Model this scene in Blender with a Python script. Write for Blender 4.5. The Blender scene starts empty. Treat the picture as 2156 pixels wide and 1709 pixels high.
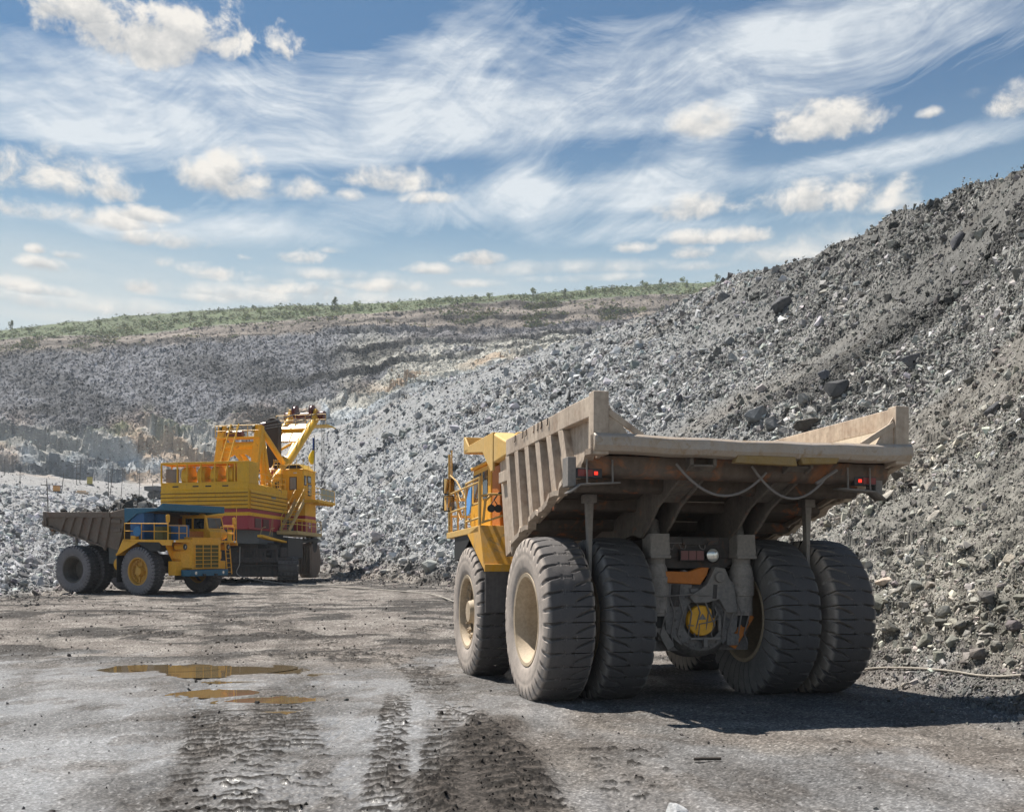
SUN_E, SKY_STR, EXPO = 5.0, .10, .82
SKY_MUL = (.235, .40, .47)
PALE = (2.95, 4.0, 4.35)
CIR = (4.9, 5.15, 5.3)
CU_LO, CU_HI = (3.2, 3.25, 3.28), (5.5, 5.25, 4.85)
LEFT_DZ, LEFT_DYAW = 0., .03
def _spots():
    import math
    out = []
    c, s = math.cos(.2588), math.sin(.2588)
    for x, y, r in ((2.78, 0, 1.2), (1.63, 0, 1.2), (-2.78, 0, 1.2), (-1.63, 0, 1.2), (2.74, 5.32, 1.2), (-2.74, 5.32, 1.2)):
        out.append((3.351 + x * c - y * s, 19.80 + x * s + y * c, r))
    return out
WHEELS = _spots()
VEIL = (4.15, 4.35, 4.28)
HAZE = .00021
import bpy, bmesh, math, random
import numpy as np
from mathutils import Vector, Matrix, Euler
random.seed(7)
RNG = np.random.default_rng(11)
SC = bpy.context.scene
COL = SC.collection
R = math.radians

# ------------------------------------------------------------------ camera constants
F_PX, HOR, CAM_H, W_PX, H_PX = 2152.5, 1225.4, 2.161, 2155.0, 1709.0
U0 = W_PX / 2

def tag(o, label=None, cat=None, group=None, kind=None):
    if label: o['label'] = label
    if cat: o['category'] = cat
    if group: o['group'] = group
    if kind: o['kind'] = kind
    return o

def thing(name, label, cat, loc=(0, 0, 0), rot=(0, 0, 0), group=None):
    o = bpy.data.objects.new(name, None); COL.objects.link(o)
    o.location = loc; o.rotation_euler = rot; o.empty_display_size = .3
    return tag(o, label, cat, group)

def copy_tree(o, parent=None):
    c = o.copy(); COL.objects.link(c); c.parent = parent
    for ch in list(o.children):
        copy_tree(ch, c)
    return c

# ------------------------------------------------------------------ mesh builder
class MB:
    def __init__(s): s.v = []; s.f = []
    def add(s, vs, fs):
        b = len(s.v); s.v += [tuple(map(float, p)) for p in vs]; s.f += [tuple(b + i for i in f) for f in fs]; return s
    def box(s, c, d, rot=None):
        x, y, z = d[0] / 2, d[1] / 2, d[2] / 2
        vs = [Vector(p) for p in ((-x, -y, -z), (x, -y, -z), (x, y, -z), (-x, y, -z), (-x, -y, z), (x, -y, z), (x, y, z), (-x, y, z))]
        if rot is not None:
            m = rot if isinstance(rot, Matrix) else Euler(rot).to_matrix()
            vs = [m @ p for p in vs]
        c = Vector(c)
        return s.add([p + c for p in vs], [(0, 3, 2, 1), (4, 5, 6, 7), (0, 1, 5, 4), (1, 2, 6, 5), (2, 3, 7, 6), (3, 0, 4, 7)])
    def bb(s, x0, x1, y0, y1, z0, z1):
        return s.box(((x0 + x1) / 2, (y0 + y1) / 2, (z0 + z1) / 2), (abs(x1 - x0), abs(y1 - y0), abs(z1 - z0)))
    def beam(s, p0, p1, w, h, up=(0, 0, 1)):
        p0, p1 = Vector(p0), Vector(p1); d = p1 - p0; L = d.length; d.normalize()
        u = Vector(up)
        if abs(d.dot(u)) > .98: u = Vector((1, 0, 0))
        a = d.cross(u).normalized(); b = a.cross(d).normalized()
        m = Matrix((a, d, b)).transposed()
        return s.box((p0 + p1) / 2, (w, L, h), m)
    def cyl(s, p0, p1, r0, r1=None, n=16, caps=True):
        r1 = r0 if r1 is None else r1
        p0, p1 = Vector(p0), Vector(p1); d = (p1 - p0).normalized()
        a = d.orthogonal().normalized(); b = d.cross(a)
        vs = []
        for p, r in ((p0, r0), (p1, r1)):
            for i in range(n):
                t = 2 * math.pi * i / n; vs.append(p + a * (r * math.cos(t)) + b * (r * math.sin(t)))
        fs = [(i, (i + 1) % n, n + (i + 1) % n, n + i) for i in range(n)]
        if caps: fs += [tuple(range(n - 1, -1, -1)), tuple(range(n, 2 * n))]
        return s.add(vs, fs)
    def tube(s, pts, r, n=8, closed=False):
        pts = [Vector(p) for p in pts]; m = len(pts); rings = []
        prev = None
        for i, p in enumerate(pts):
            if closed: d = pts[(i + 1) % m] - pts[i - 1]
            else: d = pts[min(i + 1, m - 1)] - pts[max(i - 1, 0)]
            d.normalize()
            a = (prev - d * prev.dot(d)) if prev is not None else d.orthogonal()
            if a.length < 1e-5: a = d.orthogonal()
            a.normalize(); prev = a; b = d.cross(a)
            rings.append([p + a * (r * math.cos(2 * math.pi * k / n)) + b * (r * math.sin(2 * math.pi * k / n)) for k in range(n)])
        vs = [q for rg in rings for q in rg]; fs = []
        for i in range(m if closed else m - 1):
            j = (i + 1) % m
            fs += [(i * n + k, i * n + (k + 1) % n, j * n + (k + 1) % n, j * n + k) for k in range(n)]
        if not closed: fs += [tuple(range(n - 1, -1, -1)), tuple(range((m - 1) * n, m * n))]
        return s.add(vs, fs)
    def prism(s, poly, axis, a0, a1):
        """poly: 2-D outline; axis x -> (y,z), y -> (x,z), z -> (x,y)"""
        def P(q, a):
            return {'x': (a, q[0], q[1]), 'y': (q[0], a, q[1]), 'z': (q[0], q[1], a)}[axis]
        n = len(poly); vs = [P(q, a0) for q in poly] + [P(q, a1) for q in poly]
        fs = [tuple(range(n - 1, -1, -1)), tuple(range(n, 2 * n))] + [(i, (i + 1) % n, n + (i + 1) % n, n + i) for i in range(n)]
        return s.add(vs, fs)
    def plate(s, quad, th):
        q = [Vector(p) for p in quad]; nrm = (q[1] - q[0]).cross(q[2] - q[0]).normalized() * th
        n = len(q)
        return s.add(q + [p + nrm for p in q], [tuple(range(n - 1, -1, -1)), tuple(range(n, 2 * n))] + [(i, (i + 1) % n, n + (i + 1) % n, n + i) for i in range(n)])
    def lathe(s, prof, c=(0, 0, 0), axis='x', n=32, cap0=False, cap1=False):
        """prof: list of (axial, radius)"""
        vs = []
        for a, r in prof:
            for i in range(n):
                t = 2 * math.pi * i / n; p, q = r * math.cos(t), r * math.sin(t)
                v = {'x': (a, p, q), 'y': (p, a, q), 'z': (p, q, a)}[axis]
                vs.append((v[0] + c[0], v[1] + c[1], v[2] + c[2]))
        fs = []
        for j in range(len(prof) - 1):
            fs += [(j * n + i, j * n + (i + 1) % n, (j + 1) * n + (i + 1) % n, (j + 1) * n + i) for i in range(n)]
        if cap0: fs.append(tuple(range(n - 1, -1, -1)))
        if cap1: fs.append(tuple(range((len(prof) - 1) * n, len(prof) * n)))
        return s.add(vs, fs)
    def sphere(s, c, r, n=12, sc=(1, 1, 1)):
        prof = [(-math.cos(math.pi * k / (n // 2)), math.sin(math.pi * k / (n // 2))) for k in range(n // 2 + 1)]
        vs = []; 
        for a, q in prof:
            for i in range(n):
                t = 2 * math.pi * i / n
                vs.append((c[0] + r * sc[0] * q * math.cos(t), c[1] + r * sc[1] * q * math.sin(t), c[2] + r * sc[2] * a))
        fs = []
        for j in range(len(prof) - 1):
            fs += [(j * n + i, j * n + (i + 1) % n, (j + 1) * n + (i + 1) % n, (j + 1) * n + i) for i in range(n)]
        return s.add(vs, fs)
    def mesh(s, name, mat, smooth=35):
        me = bpy.data.meshes.new(name); me.from_pydata(s.v, [], s.f); me.update()
        bm = bmesh.new(); bm.from_mesh(me); bmesh.ops.recalc_face_normals(bm, faces=bm.faces)
        bm.to_mesh(me); bm.free()
        if smooth:
            me.polygons.foreach_set('use_smooth', [True] * len(me.polygons)); me.set_sharp_from_angle(angle=R(smooth))
        if mat: me.materials.append(mat)
        return me
    def build(s, name, mat, parent=None, bevel=0, smooth=35, loc=None):
        o = bpy.data.objects.new(name, s.mesh(name, mat, smooth)); COL.objects.link(o)
        if parent is not None: o.parent = parent
        if loc is not None: o.location = loc
        if bevel:
            m = o.modifiers.new('bevel', 'BEVEL'); m.width = bevel; m.segments = 2; m.limit_method = 'ANGLE'; m.angle_limit = R(40)
            m.harden_normals = False
        return o

def np_mesh(name, V, Fq, mat, smooth=False, col=None, attrs=None):
    """fast mesh from numpy arrays; Fq (n,3|4)"""
    me = bpy.data.meshes.new(name); n, k = Fq.shape
    me.vertices.add(len(V)); me.vertices.foreach_set('co', np.ascontiguousarray(V, np.float32).ravel())
    me.loops.add(n * k); me.loops.foreach_set('vertex_index', np.ascontiguousarray(Fq, np.int32).ravel())
    me.polygons.add(n); me.polygons.foreach_set('loop_start', np.arange(0, n * k, k, dtype=np.int32))
    me.polygons.foreach_set('use_smooth', np.full(n, smooth, dtype=bool))
    me.update(calc_edges=True)
    if col is not None:
        a = me.attributes.new('Col', 'FLOAT_COLOR', 'POINT')
        a.data.foreach_set('color', np.ascontiguousarray(np.concatenate([col, np.ones((len(V), 1))], 1), np.float32).ravel())
    for kx, val in (attrs or {}).items():
        a = me.attributes.new(kx, 'FLOAT', 'POINT'); a.data.foreach_set('value', np.ascontiguousarray(val, np.float32))
    if mat: me.materials.append(mat)
    return me

def link(name, me, parent=None):
    o = bpy.data.objects.new(name, me); COL.objects.link(o); o.parent = parent; return o

# ------------------------------------------------------------------ numpy noise
def _hash(ix, iy, seed):
    h = (ix.astype(np.int64) * 374761393 + iy.astype(np.int64) * 668265263 + seed * 1442695041) & 0xffffffff
    h = ((h ^ (h >> 13)) * 1274126177) & 0xffffffff
    h = (h ^ (h >> 16)) * 2246822519 & 0xffffffff
    return ((h ^ (h >> 15)) & 0xffffff) / float(0x1000000)

def vnoise(x, y, seed=0):
    fx, fy = np.floor(x), np.floor(y); ix, iy = fx.astype(np.int64), fy.astype(np.int64)
    u, v = x - fx, y - fy; u = u * u * (3 - 2 * u); v = v * v * (3 - 2 * v)
    a = _hash(ix, iy, seed); b = _hash(ix + 1, iy, seed); c = _hash(ix, iy + 1, seed); d = _hash(ix + 1, iy + 1, seed)
    return (a + (b - a) * u) * (1 - v) + (c + (d - c) * u) * v

def fbm(x, y, seed=0, oc=4, gain=.5):
    s = 0; a = 1; t = 0
    for i in range(oc):
        s = s + a * vnoise(x * 2 ** i + 13.7 * i, y * 2 ** i - 7.3 * i, seed + i * 17); t += a; a *= gain
    return s / t

def cells(x, y, seed=0):
    """nearest jittered cell: returns offsets dx,dy, three hashes, and F1"""
    fx, fy = np.floor(x).astype(np.int64), np.floor(y).astype(np.int64)
    best = np.full(x.shape, 9.); bx = np.zeros(x.shape); by = np.zeros(x.shape); ci = fx.copy(); cj = fy.copy()
    for i in (-1, 0, 1):
        for j in (-1, 0, 1):
            gx, gy = fx + i, fy + j
            px = gx + .1 + .8 * _hash(gx, gy, seed); py = gy + .1 + .8 * _hash(gx, gy, seed + 5)
            dx, dy = x - px, y - py; d = dx * dx + dy * dy; m = d < best
            best = np.where(m, d, best); bx = np.where(m, dx, bx); by = np.where(m, dy, by); ci = np.where(m, gx, ci); cj = np.where(m, gy, cj)
    return bx, by, _hash(ci, cj, seed + 11), _hash(ci, cj, seed + 23), _hash(ci, cj, seed + 37), np.sqrt(best)

def sstep(a, b, x):
    t = np.clip((x - a) / (b - a), 0, 1); return t * t * (3 - 2 * t)
# ------------------------------------------------------------------ materials
class NT:
    """tiny helper around a node tree"""
    def __init__(s, tree): s.t = tree; s.n = tree.nodes; s.l = tree.links
    def node(s, typ, **kw):
        n = s.n.new(typ)
        for k, v in kw.items(): setattr(n, k, v)
        return n
    def put(s, sock, v):
        if isinstance(v, bpy.types.NodeSocket): s.l.new(v, sock)
        elif v is not None: sock.default_value = v
    def math(s, op, a, b=None, c=None, clamp=False):
        n = s.node('ShaderNodeMath', operation=op, use_clamp=clamp)
        for i, x in enumerate((a, b, c)):
            if x is not None: s.put(n.inputs[i], x)
        return n.outputs[0]
    def noise(s, vec, scale, detail=4, rough=.55, dist=0, out='Fac'):
        n = s.node('ShaderNodeTexNoise'); s.put(n.inputs['Vector'], vec)
        n.inputs['Scale'].default_value = scale; n.inputs['Detail'].default_value = detail
        n.inputs['Roughness'].default_value = rough; n.inputs['Distortion'].default_value = dist
        return n.outputs[out]
    def ramp(s, fac, stops):
        n = s.node('ShaderNodeValToRGB'); s.put(n.inputs[0], fac); e = n.color_ramp.elements
        while len(e) < len(stops): e.new(.5)
        for i, (p, c) in enumerate(stops):
            e[i].position = p; e[i].color = (c, c, c, 1) if isinstance(c, (int, float)) else (*c, 1)
        return n.outputs[0]
    def mix(s, fac, a, b, mode='MIX'):
        n = s.node('ShaderNodeMix', data_type='RGBA', blend_type=mode)
        s.put(n.inputs[0], fac)
        for i, v in ((6, a), (7, b)):
            if isinstance(v, tuple) and len(v) == 3: v = (*v, 1)
            s.put(n.inputs[i], v)
        return n.outputs[2]
    def mapr(s, v, a, b, c=0., d=1., smooth=False):
        n = s.node('ShaderNodeMapRange', interpolation_type='SMOOTHSTEP' if smooth else 'LINEAR')
        for i, x in enumerate((v, a, b, c, d)): s.put(n.inputs[i], x)
        return n.outputs[0]
    def xyz(s, v):
        n = s.node('ShaderNodeSeparateXYZ'); s.put(n.inputs[0], v); return n.outputs
    def comb(s, x, y, z):
        n = s.node('ShaderNodeCombineXYZ')
        for i, q in enumerate((x, y, z)): s.put(n.inputs[i], q)
        return n.outputs[0]
    def bump(s, h, strength=.3, dist=.02, nrm=None):
        n = s.node('ShaderNodeBump'); n.inputs['Strength'].default_value = strength; n.inputs['Distance'].default_value = dist
        s.put(n.inputs['Height'], h)
        if nrm is not None: s.put(n.inputs['Normal'], nrm)
        return n.outputs[0]
    def attr(s, name, out='Color'):
        n = s.node('ShaderNodeAttribute', attribute_name=name); return n.outputs[out]

def new_mat(name):
    m = bpy.data.materials.new(name); m.use_nodes = True; t = NT(m.node_tree); bsdf = m.node_tree.nodes['Principled BSDF']
    return m, t, bsdf

def paint(name, base, dust=(.30, .25, .19), amount=.35, rough=.5, metal=0., scale=1.2, rust=None, rust_amt=.0, bump=.15, lo=.38, hi=.75, streak=True, spec=.4):
    """painted/dirty metal: base colour, dust film in patches, optional rust, vertical run streaks"""
    m, t, b = new_mat(name)
    co = t.node('ShaderNodeTexCoord').outputs['Object']
    n1 = t.noise(co, scale, 8, .62, .4); n2 = t.noise(co, scale * 9, 5, .6)
    x = t.xyz(co)
    st = t.noise(t.comb(t.math('MULTIPLY', x[0], 7.), t.math('MULTIPLY', x[1], 7.), t.math('MULTIPLY', x[2], .7)), 1.0, 5, .6)
    f = t.math('ADD', t.math('MULTIPLY', n1, .6), t.math('MULTIPLY', n2, .4))
    if streak: f = t.math('ADD', t.math('MULTIPLY', f, .65), t.math('MULTIPLY', st, .35))
    film = t.math('MULTIPLY', t.mapr(f, lo, hi), min(1.0, amount * 1.6), clamp=True)
    col = t.mix(t.mapr(n2, .3, .7), tuple(c * .86 for c in base), tuple(min(1, c * 1.1) for c in base))
    if rust:
        n3 = t.noise(co, scale * 2.3, 7, .66, .8)
        col = t.mix(t.math('MULTIPLY', t.mapr(n3, .62 - rust_amt * .3, .72), .9), col, rust)
    col = t.mix(film, col, dust)
    spk = t.noise(co, scale * 45, 2, .5)
    col = t.mix(t.math('MULTIPLY', t.mapr(spk, .62, .75), .35), col, tuple(c * .35 for c in dust))
    t.put(b.inputs['Base Color'], col)
    t.put(b.inputs['Roughness'], t.mapr(film, 0, 1, rough, .92))
    b.inputs['Metallic'].default_value = metal
    b.inputs['Specular IOR Level'].default_value = spec
    if bump: t.put(b.inputs['Normal'], t.bump(f, bump, .02))
    return m

def plain(name, base, rough=.6, metal=0., var=.2, scale=6, spec=.5, emis=None):
    m, t, b = new_mat(name)
    co = t.node('ShaderNodeTexCoord').outputs['Object']; n = t.noise(co, scale, 5, .6)
    t.put(b.inputs['Base Color'], t.mix(n, tuple(c * (1 - var) for c in base), tuple(min(1, c * (1 + var)) for c in base)))
    b.inputs['Roughness'].default_value = rough; b.inputs['Metallic'].default_value = metal; b.inputs['Specular IOR Level'].default_value = spec
    if emis: b.inputs['Emission Color'].default_value = (*emis[0], 1); b.inputs['Emission Strength'].default_value = emis[1]
    return m

def rubber(name, base=(.055, .053, .055), dust=(.30, .26, .22), side=.8, tread=.25):
    """tyre rubber: dusty sidewalls (object-space |x| facing) and darker, patchy tread"""
    m, t, b = new_mat(name)
    tc = t.node('ShaderNodeTexCoord'); co = tc.outputs['Object']
    nx = t.math('ABSOLUTE', t.xyz(tc.outputs['Normal'])[0])
    n = t.noise(co, 3., 8, .65, .5); n2 = t.noise(co, 40., 4, .6)
    facing = t.mapr(nx, .25, .75, tread, side)
    f = t.math('MULTIPLY', facing, t.mapr(t.math('ADD', t.math('MULTIPLY', n, .7), t.math('MULTIPLY', n2, .3)), .3, .62, .45, 1.), clamp=True)
    col = t.mix(f, t.mix(n2, tuple(c * .7 for c in base), tuple(c * 1.4 for c in base)), dust)
    t.put(b.inputs['Base Color'], col); b.inputs['Roughness'].default_value = .82; b.inputs['Specular IOR Level'].default_value = .3
    t.put(b.inputs['Normal'], t.bump(n2, .25, .01))
    return m

def attr_rock(name, rough=.9, bump=.5, scale=9., dist=.05, var=.35, spec=.25):
    """rock coloured by its own per-stone colour attribute with mineral mottling"""
    m, t, b = new_mat(name)
    co = t.node('ShaderNodeTexCoord').outputs['Object']; c = t.attr('Col')
    n = t.noise(co, scale, 6, .65, .3); n2 = t.noise(co, scale * .18, 4, .6)
    k = t.math('ADD', t.mapr(n, .25, .75, 1 - var, 1 + var), t.mapr(n2, .3, .7, -.12, .12))
    col = t.mix(1., c, t.comb(k, k, k), 'MULTIPLY')
    t.put(b.inputs['Base Color'], col); b.inputs['Roughness'].default_value = rough; b.inputs['Specular IOR Level'].default_value = spec
    if bump: t.put(b.inputs['Normal'], t.bump(n, bump, dist))
    return m

YEL = (.82, .40, .010); YEL2 = (.66, .36, .015)
DUST = (.34, .28, .21)
M = {}
M['bed_tan'] = paint('dusty bed steel', (.25, .185, .14), (.56, .465, .37), .80, .55, 0, 1.0, (.20, .095, .045), .42, .3, .33, .62)
M['bed_in'] = paint('polished bed inside', (.62, .54, .43), (.66, .57, .45), .7, .5, 0, .8, (.3, .2, .12), .1, .12)
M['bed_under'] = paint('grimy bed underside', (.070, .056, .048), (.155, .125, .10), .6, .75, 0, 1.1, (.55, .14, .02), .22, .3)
M['beam'] = paint('scraped tail beam', (.42, .37, .33), (.40, .30, .20), .6, .45, .15, 2.4, (.25, .15, .05), .25, .35)
M['bed_brown'] = paint('brown bed steel', (.14, .105, .08), (.22, .175, .14), .5, .65, 0, 1., (.16, .06, .03), .25, .2)
M['yellow'] = paint('yellow machine paint', YEL, (.50, .36, .19), .22, .42, 0, .9, None, 0, .06)
M['yellow_dusty'] = paint('dusty yellow paint', (.66, .40, .10), (.52, .39, .20), .7, .5, 0, .9, (.25, .13, .04), .0, .1)
M['yellow_dirty'] = paint('mud splashed yellow paint', YEL, (.33, .27, .20), .75, .5, 0, 1.3, (.12, .09, .06), .1, .15)
M['orange'] = paint('orange machine paint', (.52, .15, .008), (.30, .2, .12), .3, .5, 0, 1.2)
M['blue'] = paint('blue machine paint', (.008, .115, .21), (.12, .16, .17), .22, .45, 0, 1., None, 0, .05)
M['blue2'] = paint('bright blue paint', (.012, .10, .28), (.12, .15, .2), .2, .45, 0, 1., None, 0, .05)
M['chassis'] = paint('dark chassis steel', (.045, .04, .04), (.13, .115, .105), .55, .7, 0, 1.4, (.2, .08, .03), .12, .2)
M['grey_steel'] = paint('grey dusty steel', (.17, .16, .155), (.34, .30, .26), .7, .7, 0, 2., None, 0, .3)
M['rubberflap'] = paint('rubber mud flap', (.075, .07, .072), (.20, .18, .165), .7, .8, 0, 1.)
M['tyre'] = rubber('worn dusty tyre', (.062, .060, .064), (.50, .43, .375), .9, .09)
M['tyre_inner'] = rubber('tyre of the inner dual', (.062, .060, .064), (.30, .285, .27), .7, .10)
M['tyre_dark'] = rubber('dark tyre', (.05, .05, .053), (.24, .225, .235), .75, .10)
M['rim_tan'] = paint('dusty rim', (.36, .28, .19), (.58, .47, .34), .8, .6, 0, 2.)
M['rim_yellow'] = paint('yellow rim', (.58, .30, .02), (.35, .25, .15), .35, .45, 0, 2.)
M['rim_dark'] = paint('dark rim', (.06, .055, .05), (.15, .13, .11), .5, .7, 0, 2.)
M['black'] = plain('black', (.012, .012, .013), .6)
M['dark'] = plain('dark grey', (.04, .04, .042), .65)
M['hose'] = plain('hose', (.20, .18, .17), .7)
M['glass'] = plain('cab glass', (.02, .025, .03), .06, 0, .2, 3, .8)
M['mirror'] = plain('mirror glass', (.72, .74, .76), .03, 1.)
M['lens'] = plain('lamp lens', (.75, .74, .70), .12, .6)
M['red_lens'] = plain('red lamp lens', (.22, .02, .015), .3)
M['red_lit'] = plain('lit tail lamp', (.8, .03, .01), .3, emis=((1, .035, .015), .7))
M['red_box'] = plain('dusty reflectors', (.20, .09, .085), .7)
M['sky_blue'] = plain('blue board', (.13, .37, .78), .5)
M['maroon'] = paint('dark red paint', (.34, .018, .034), (.3, .12, .1), .22, .4, 0, .9, None, 0, .04)
M['rope'] = plain('steel rope', (.035, .033, .032), .5, .3)
M['wood'] = plain('weathered pole wood', (.085, .072, .062), .9)
M['cable'] = plain('pale cable', (.33, .30, .26), .7)
M['grey_blue'] = paint('grey blue plate', (.13, .15, .165), (.2, .19, .17), .3, .6, 0, 1.)
M['bed_beam'] = paint('dusty bed beam', (.11, .095, .085), (.24, .21, .18), .75, .7, 0, 1.5, (.3, .1, .03), .1, .3)
M['bed_rust'] = paint('rust streaked channel', (.085, .062, .05), (.19, .15, .12), .55, .75, 0, .8, (.50, .15, .025), .40, .3)
# ------------------------------------------------------------------ terrain: one height field h(t, Y), t = X / Y
def zv(Y, v): return CAM_H + (HOR - v) / F_PX * Y
# columns: u, base Y, [near knots (Y, v)] x3 (two on the face and the crest), behind-crest (Y, v), wall: toe, cliff top, rubble top, strip top, skyline (Y, v)
COLS = [
 (-700, 46, (85, 1165), (170, 1105), (330, 1040), (345, 1036), (470, 1015), (494, 905), (612, 765), (665, 735), (790, 712)),
 (-200, 50, (85, 1165), (170, 1105), (330, 1030), (345, 1027), (470, 1000), (494, 892), (612, 752), (660, 728), (780, 707)),
 (0,   57, (95, 1160), (180, 1100), (330, 1020), (345, 1019), (470, 992), (492, 882), (612, 743), (652, 714), (770, 695)),
 (95,  64, (105, 1160), (190, 1103), (330, 1027), (345, 1026), (475, 1000), (495, 888), (612, 735), (650, 708), (770, 683)),
 (200, 72, (115, 1160), (200, 1105), (350, 1042), (365, 1041), (475, 1012), (497, 903), (612, 730), (650, 705), (770, 672)),
 (300, 84, (125, 1160), (210, 1115), (380, 1056), (395, 1055), (475, 1015), (497, 898), (612, 724), (648, 704), (770, 663)),
 (400, 92, (130, 1160), (215, 1110), (380, 1050), (395, 1050), (475, 1008), (497, 896), (612, 714), (645, 692), (770, 656)),
 (500, 95, (130, 1150), (215, 1090), (370, 1010), (385, 1010), (475, 985), (500, 872), (612, 706), (642, 681), (770, 649)),
 (600, 97, (125, 1120), (190, 1045), (300, 960), (330, 958), (470, 935), (500, 858), (610, 699), (640, 672), (770, 645)),
 (690, 95, (118, 1105), (145, 1000), (185, 905), (215, 925), (460, 905), (500, 840), (605, 690), (640, 666), (770, 641)),
 (783, 90, (112, 1085), (135, 975), (170, 880), (205, 905), (460, 870), (500, 815), (605, 688), (640, 661), (775, 637)),
 (845, 85, (107, 1070), (133, 945), (166, 834), (200, 870), (460, 840), (505, 790), (605, 688), (640, 656), (775, 634)),
 (957, 77, (101, 1040), (127, 905), (158, 789), (195, 830), (460, 820), (510, 770), (605, 690), (642, 640), (780, 627)),
 (1081, 61, (88, 1040), (117, 885), (151, 752), (190, 800), (460, 790), (510, 745), (605, 690), (642, 636), (780, 621)),
 (1279, 45, (73, 1010), (106, 830), (145, 690), (190, 740), (460, 735), (510, 715), (605, 678), (642, 628), (780, 606)),
 (1400, 37, (65, 1000), (97, 805), (140, 648), (190, 715), (460, 710), (510, 700), (605, 665), (642, 622), (780, 598)),
 (1565, 29, (56, 980), (86, 760), (128, 572), (190, 660), (460, 650), (510, 645), (605, 640), (642, 615), (780, 591)),
 (1700, 25, (49, 970), (75, 740), (112, 543), (190, 640), (460, 640), (510, 635), (605, 630), (642, 610), (780, 590)),
 (1870, 21.3, (40, 970), (61, 700), (90, 460), (150, 580), (460, 630), (510, 625), (605, 620), (642, 605), (780, 590)),
 (2020, 18.6, (34.5, 960), (52, 680), (76, 412), (130, 560), (460, 630), (510, 625), (605, 620), (642, 605), (780, 590)),
 (2155, 16.4, (29.5, 945), (43, 640), (62, 322), (110, 520), (460, 630), (510, 625), (605, 620), (642, 605), (780, 590)),
 (2500, 12.5, (22, 900), (33, 560), (50, 200), (90, 420), (460, 630), (510, 625), (605, 620), (642, 605), (780, 590)),
 (3000, 9.5, (17, 850), (27, 450), (42, 0), (80, 320), (460, 630), (510, 625), (605, 620), (642, 605), (780, 590)),
]
def floor_z(Y):
    y = np.clip(Y - 28, 0, None)
    return .039 * y * sstep(0, 14, y) * np.where(Y > 95, 95. / np.maximum(Y, 1), 1)

CU = np.array([(c[0] - U0) / F_PX for c in COLS])
KY = np.array([[c[1]] + [k[0] for k in c[2:]] for c in COLS], float)           # (ncol, 10)
KZ = np.array([[float(floor_z(np.array(float(c[1]))))] + [zv(*k) for k in c[2:]] for c in COLS], float)
NK = KY.shape[1]

def knots(t):
    t = np.asarray(t, float)
    return [np.interp(t, CU, KY[:, k]) for k in range(NK)], [np.interp(t, CU, KZ[:, k]) for k in range(NK)]

def smooth_cols(a, w):
    k = np.hanning(2 * w + 3)[1:-1]; k /= k.sum()
    return np.convolve(np.pad(a, w, mode='edge'), k, 'valid')

# grid ------------------------------------------------------------
tf = np.arange(-.575, .5751, .00118)
tl = -.575 - np.cumsum(.003 * 1.09 ** np.arange(42)); tr_ = .575 + np.cumsum(.003 * 1.09 ** np.arange(42))
TT = np.concatenate([tl[::-1], tf, tr_])
YY = 4.2 * np.exp(np.arange(0, np.log(1150 / 4.2), .0036))
ky, kz = knots(TT)
ky = [smooth_cols(k, 9) for k in ky]; kz = [smooth_cols(k, 9) for k in kz]
KYa, KZa = np.array(ky), np.array(kz)                        # (10, nt)
nt, ny = len(TT), len(YY)
T2, Y2 = np.meshgrid(TT, YY)                                 # (ny, nt)
X2 = T2 * Y2
Yb = KYa[0][None, :] + 2.2 * (fbm(T2 * 40, Y2 * .02, 3, 3) - .5) * (KYa[0][None, :] / 30) * 2
Z2 = floor_z(Y2)
zone = np.zeros(Y2.shape, np.int8)
for j in range(nt):
    yk = KYa[:, j].copy(); yk[0] = KYa[0, j]
    zz = np.interp(YY, np.append(yk, 1200), np.append(KZa[:, j], KZa[-1, j] - 40))
    m = YY > yk[0]
    Z2[m, j] = zz[m]
    zone[:, j] = np.searchsorted(yk, YY)                    # 0 floor, 1..3 near face, 4 crest-back, 5 bench, 6 cliff, 7 rubble, 8 strip, 9 scrub, 10 beyond
# soften knot corners along Y on the near face
for _ in range(3):
    Zs = Z2.copy(); Zs[6:-6] = sum(Z2[6 + k:ny - 6 + k] for k in range(-6, 7, 2)) / 7.
    w = ((zone >= 1) & (zone <= 3)) * 1.0
    Z2 = Z2 * (1 - w) + Zs * w
face_in = sstep(0, 1, (Y2 - KYa[0][None, :]) / (.10 * KYa[0][None, :] + 1.5))          # 0 on the floor -> 1 on the slope
near = (zone >= 1) & (zone <= 4); far = zone >= 5
right = sstep(-.20, -.14, T2)                               # the big heap (1) against the low rubble hillside (0)
Zbase = Z2.copy()

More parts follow.
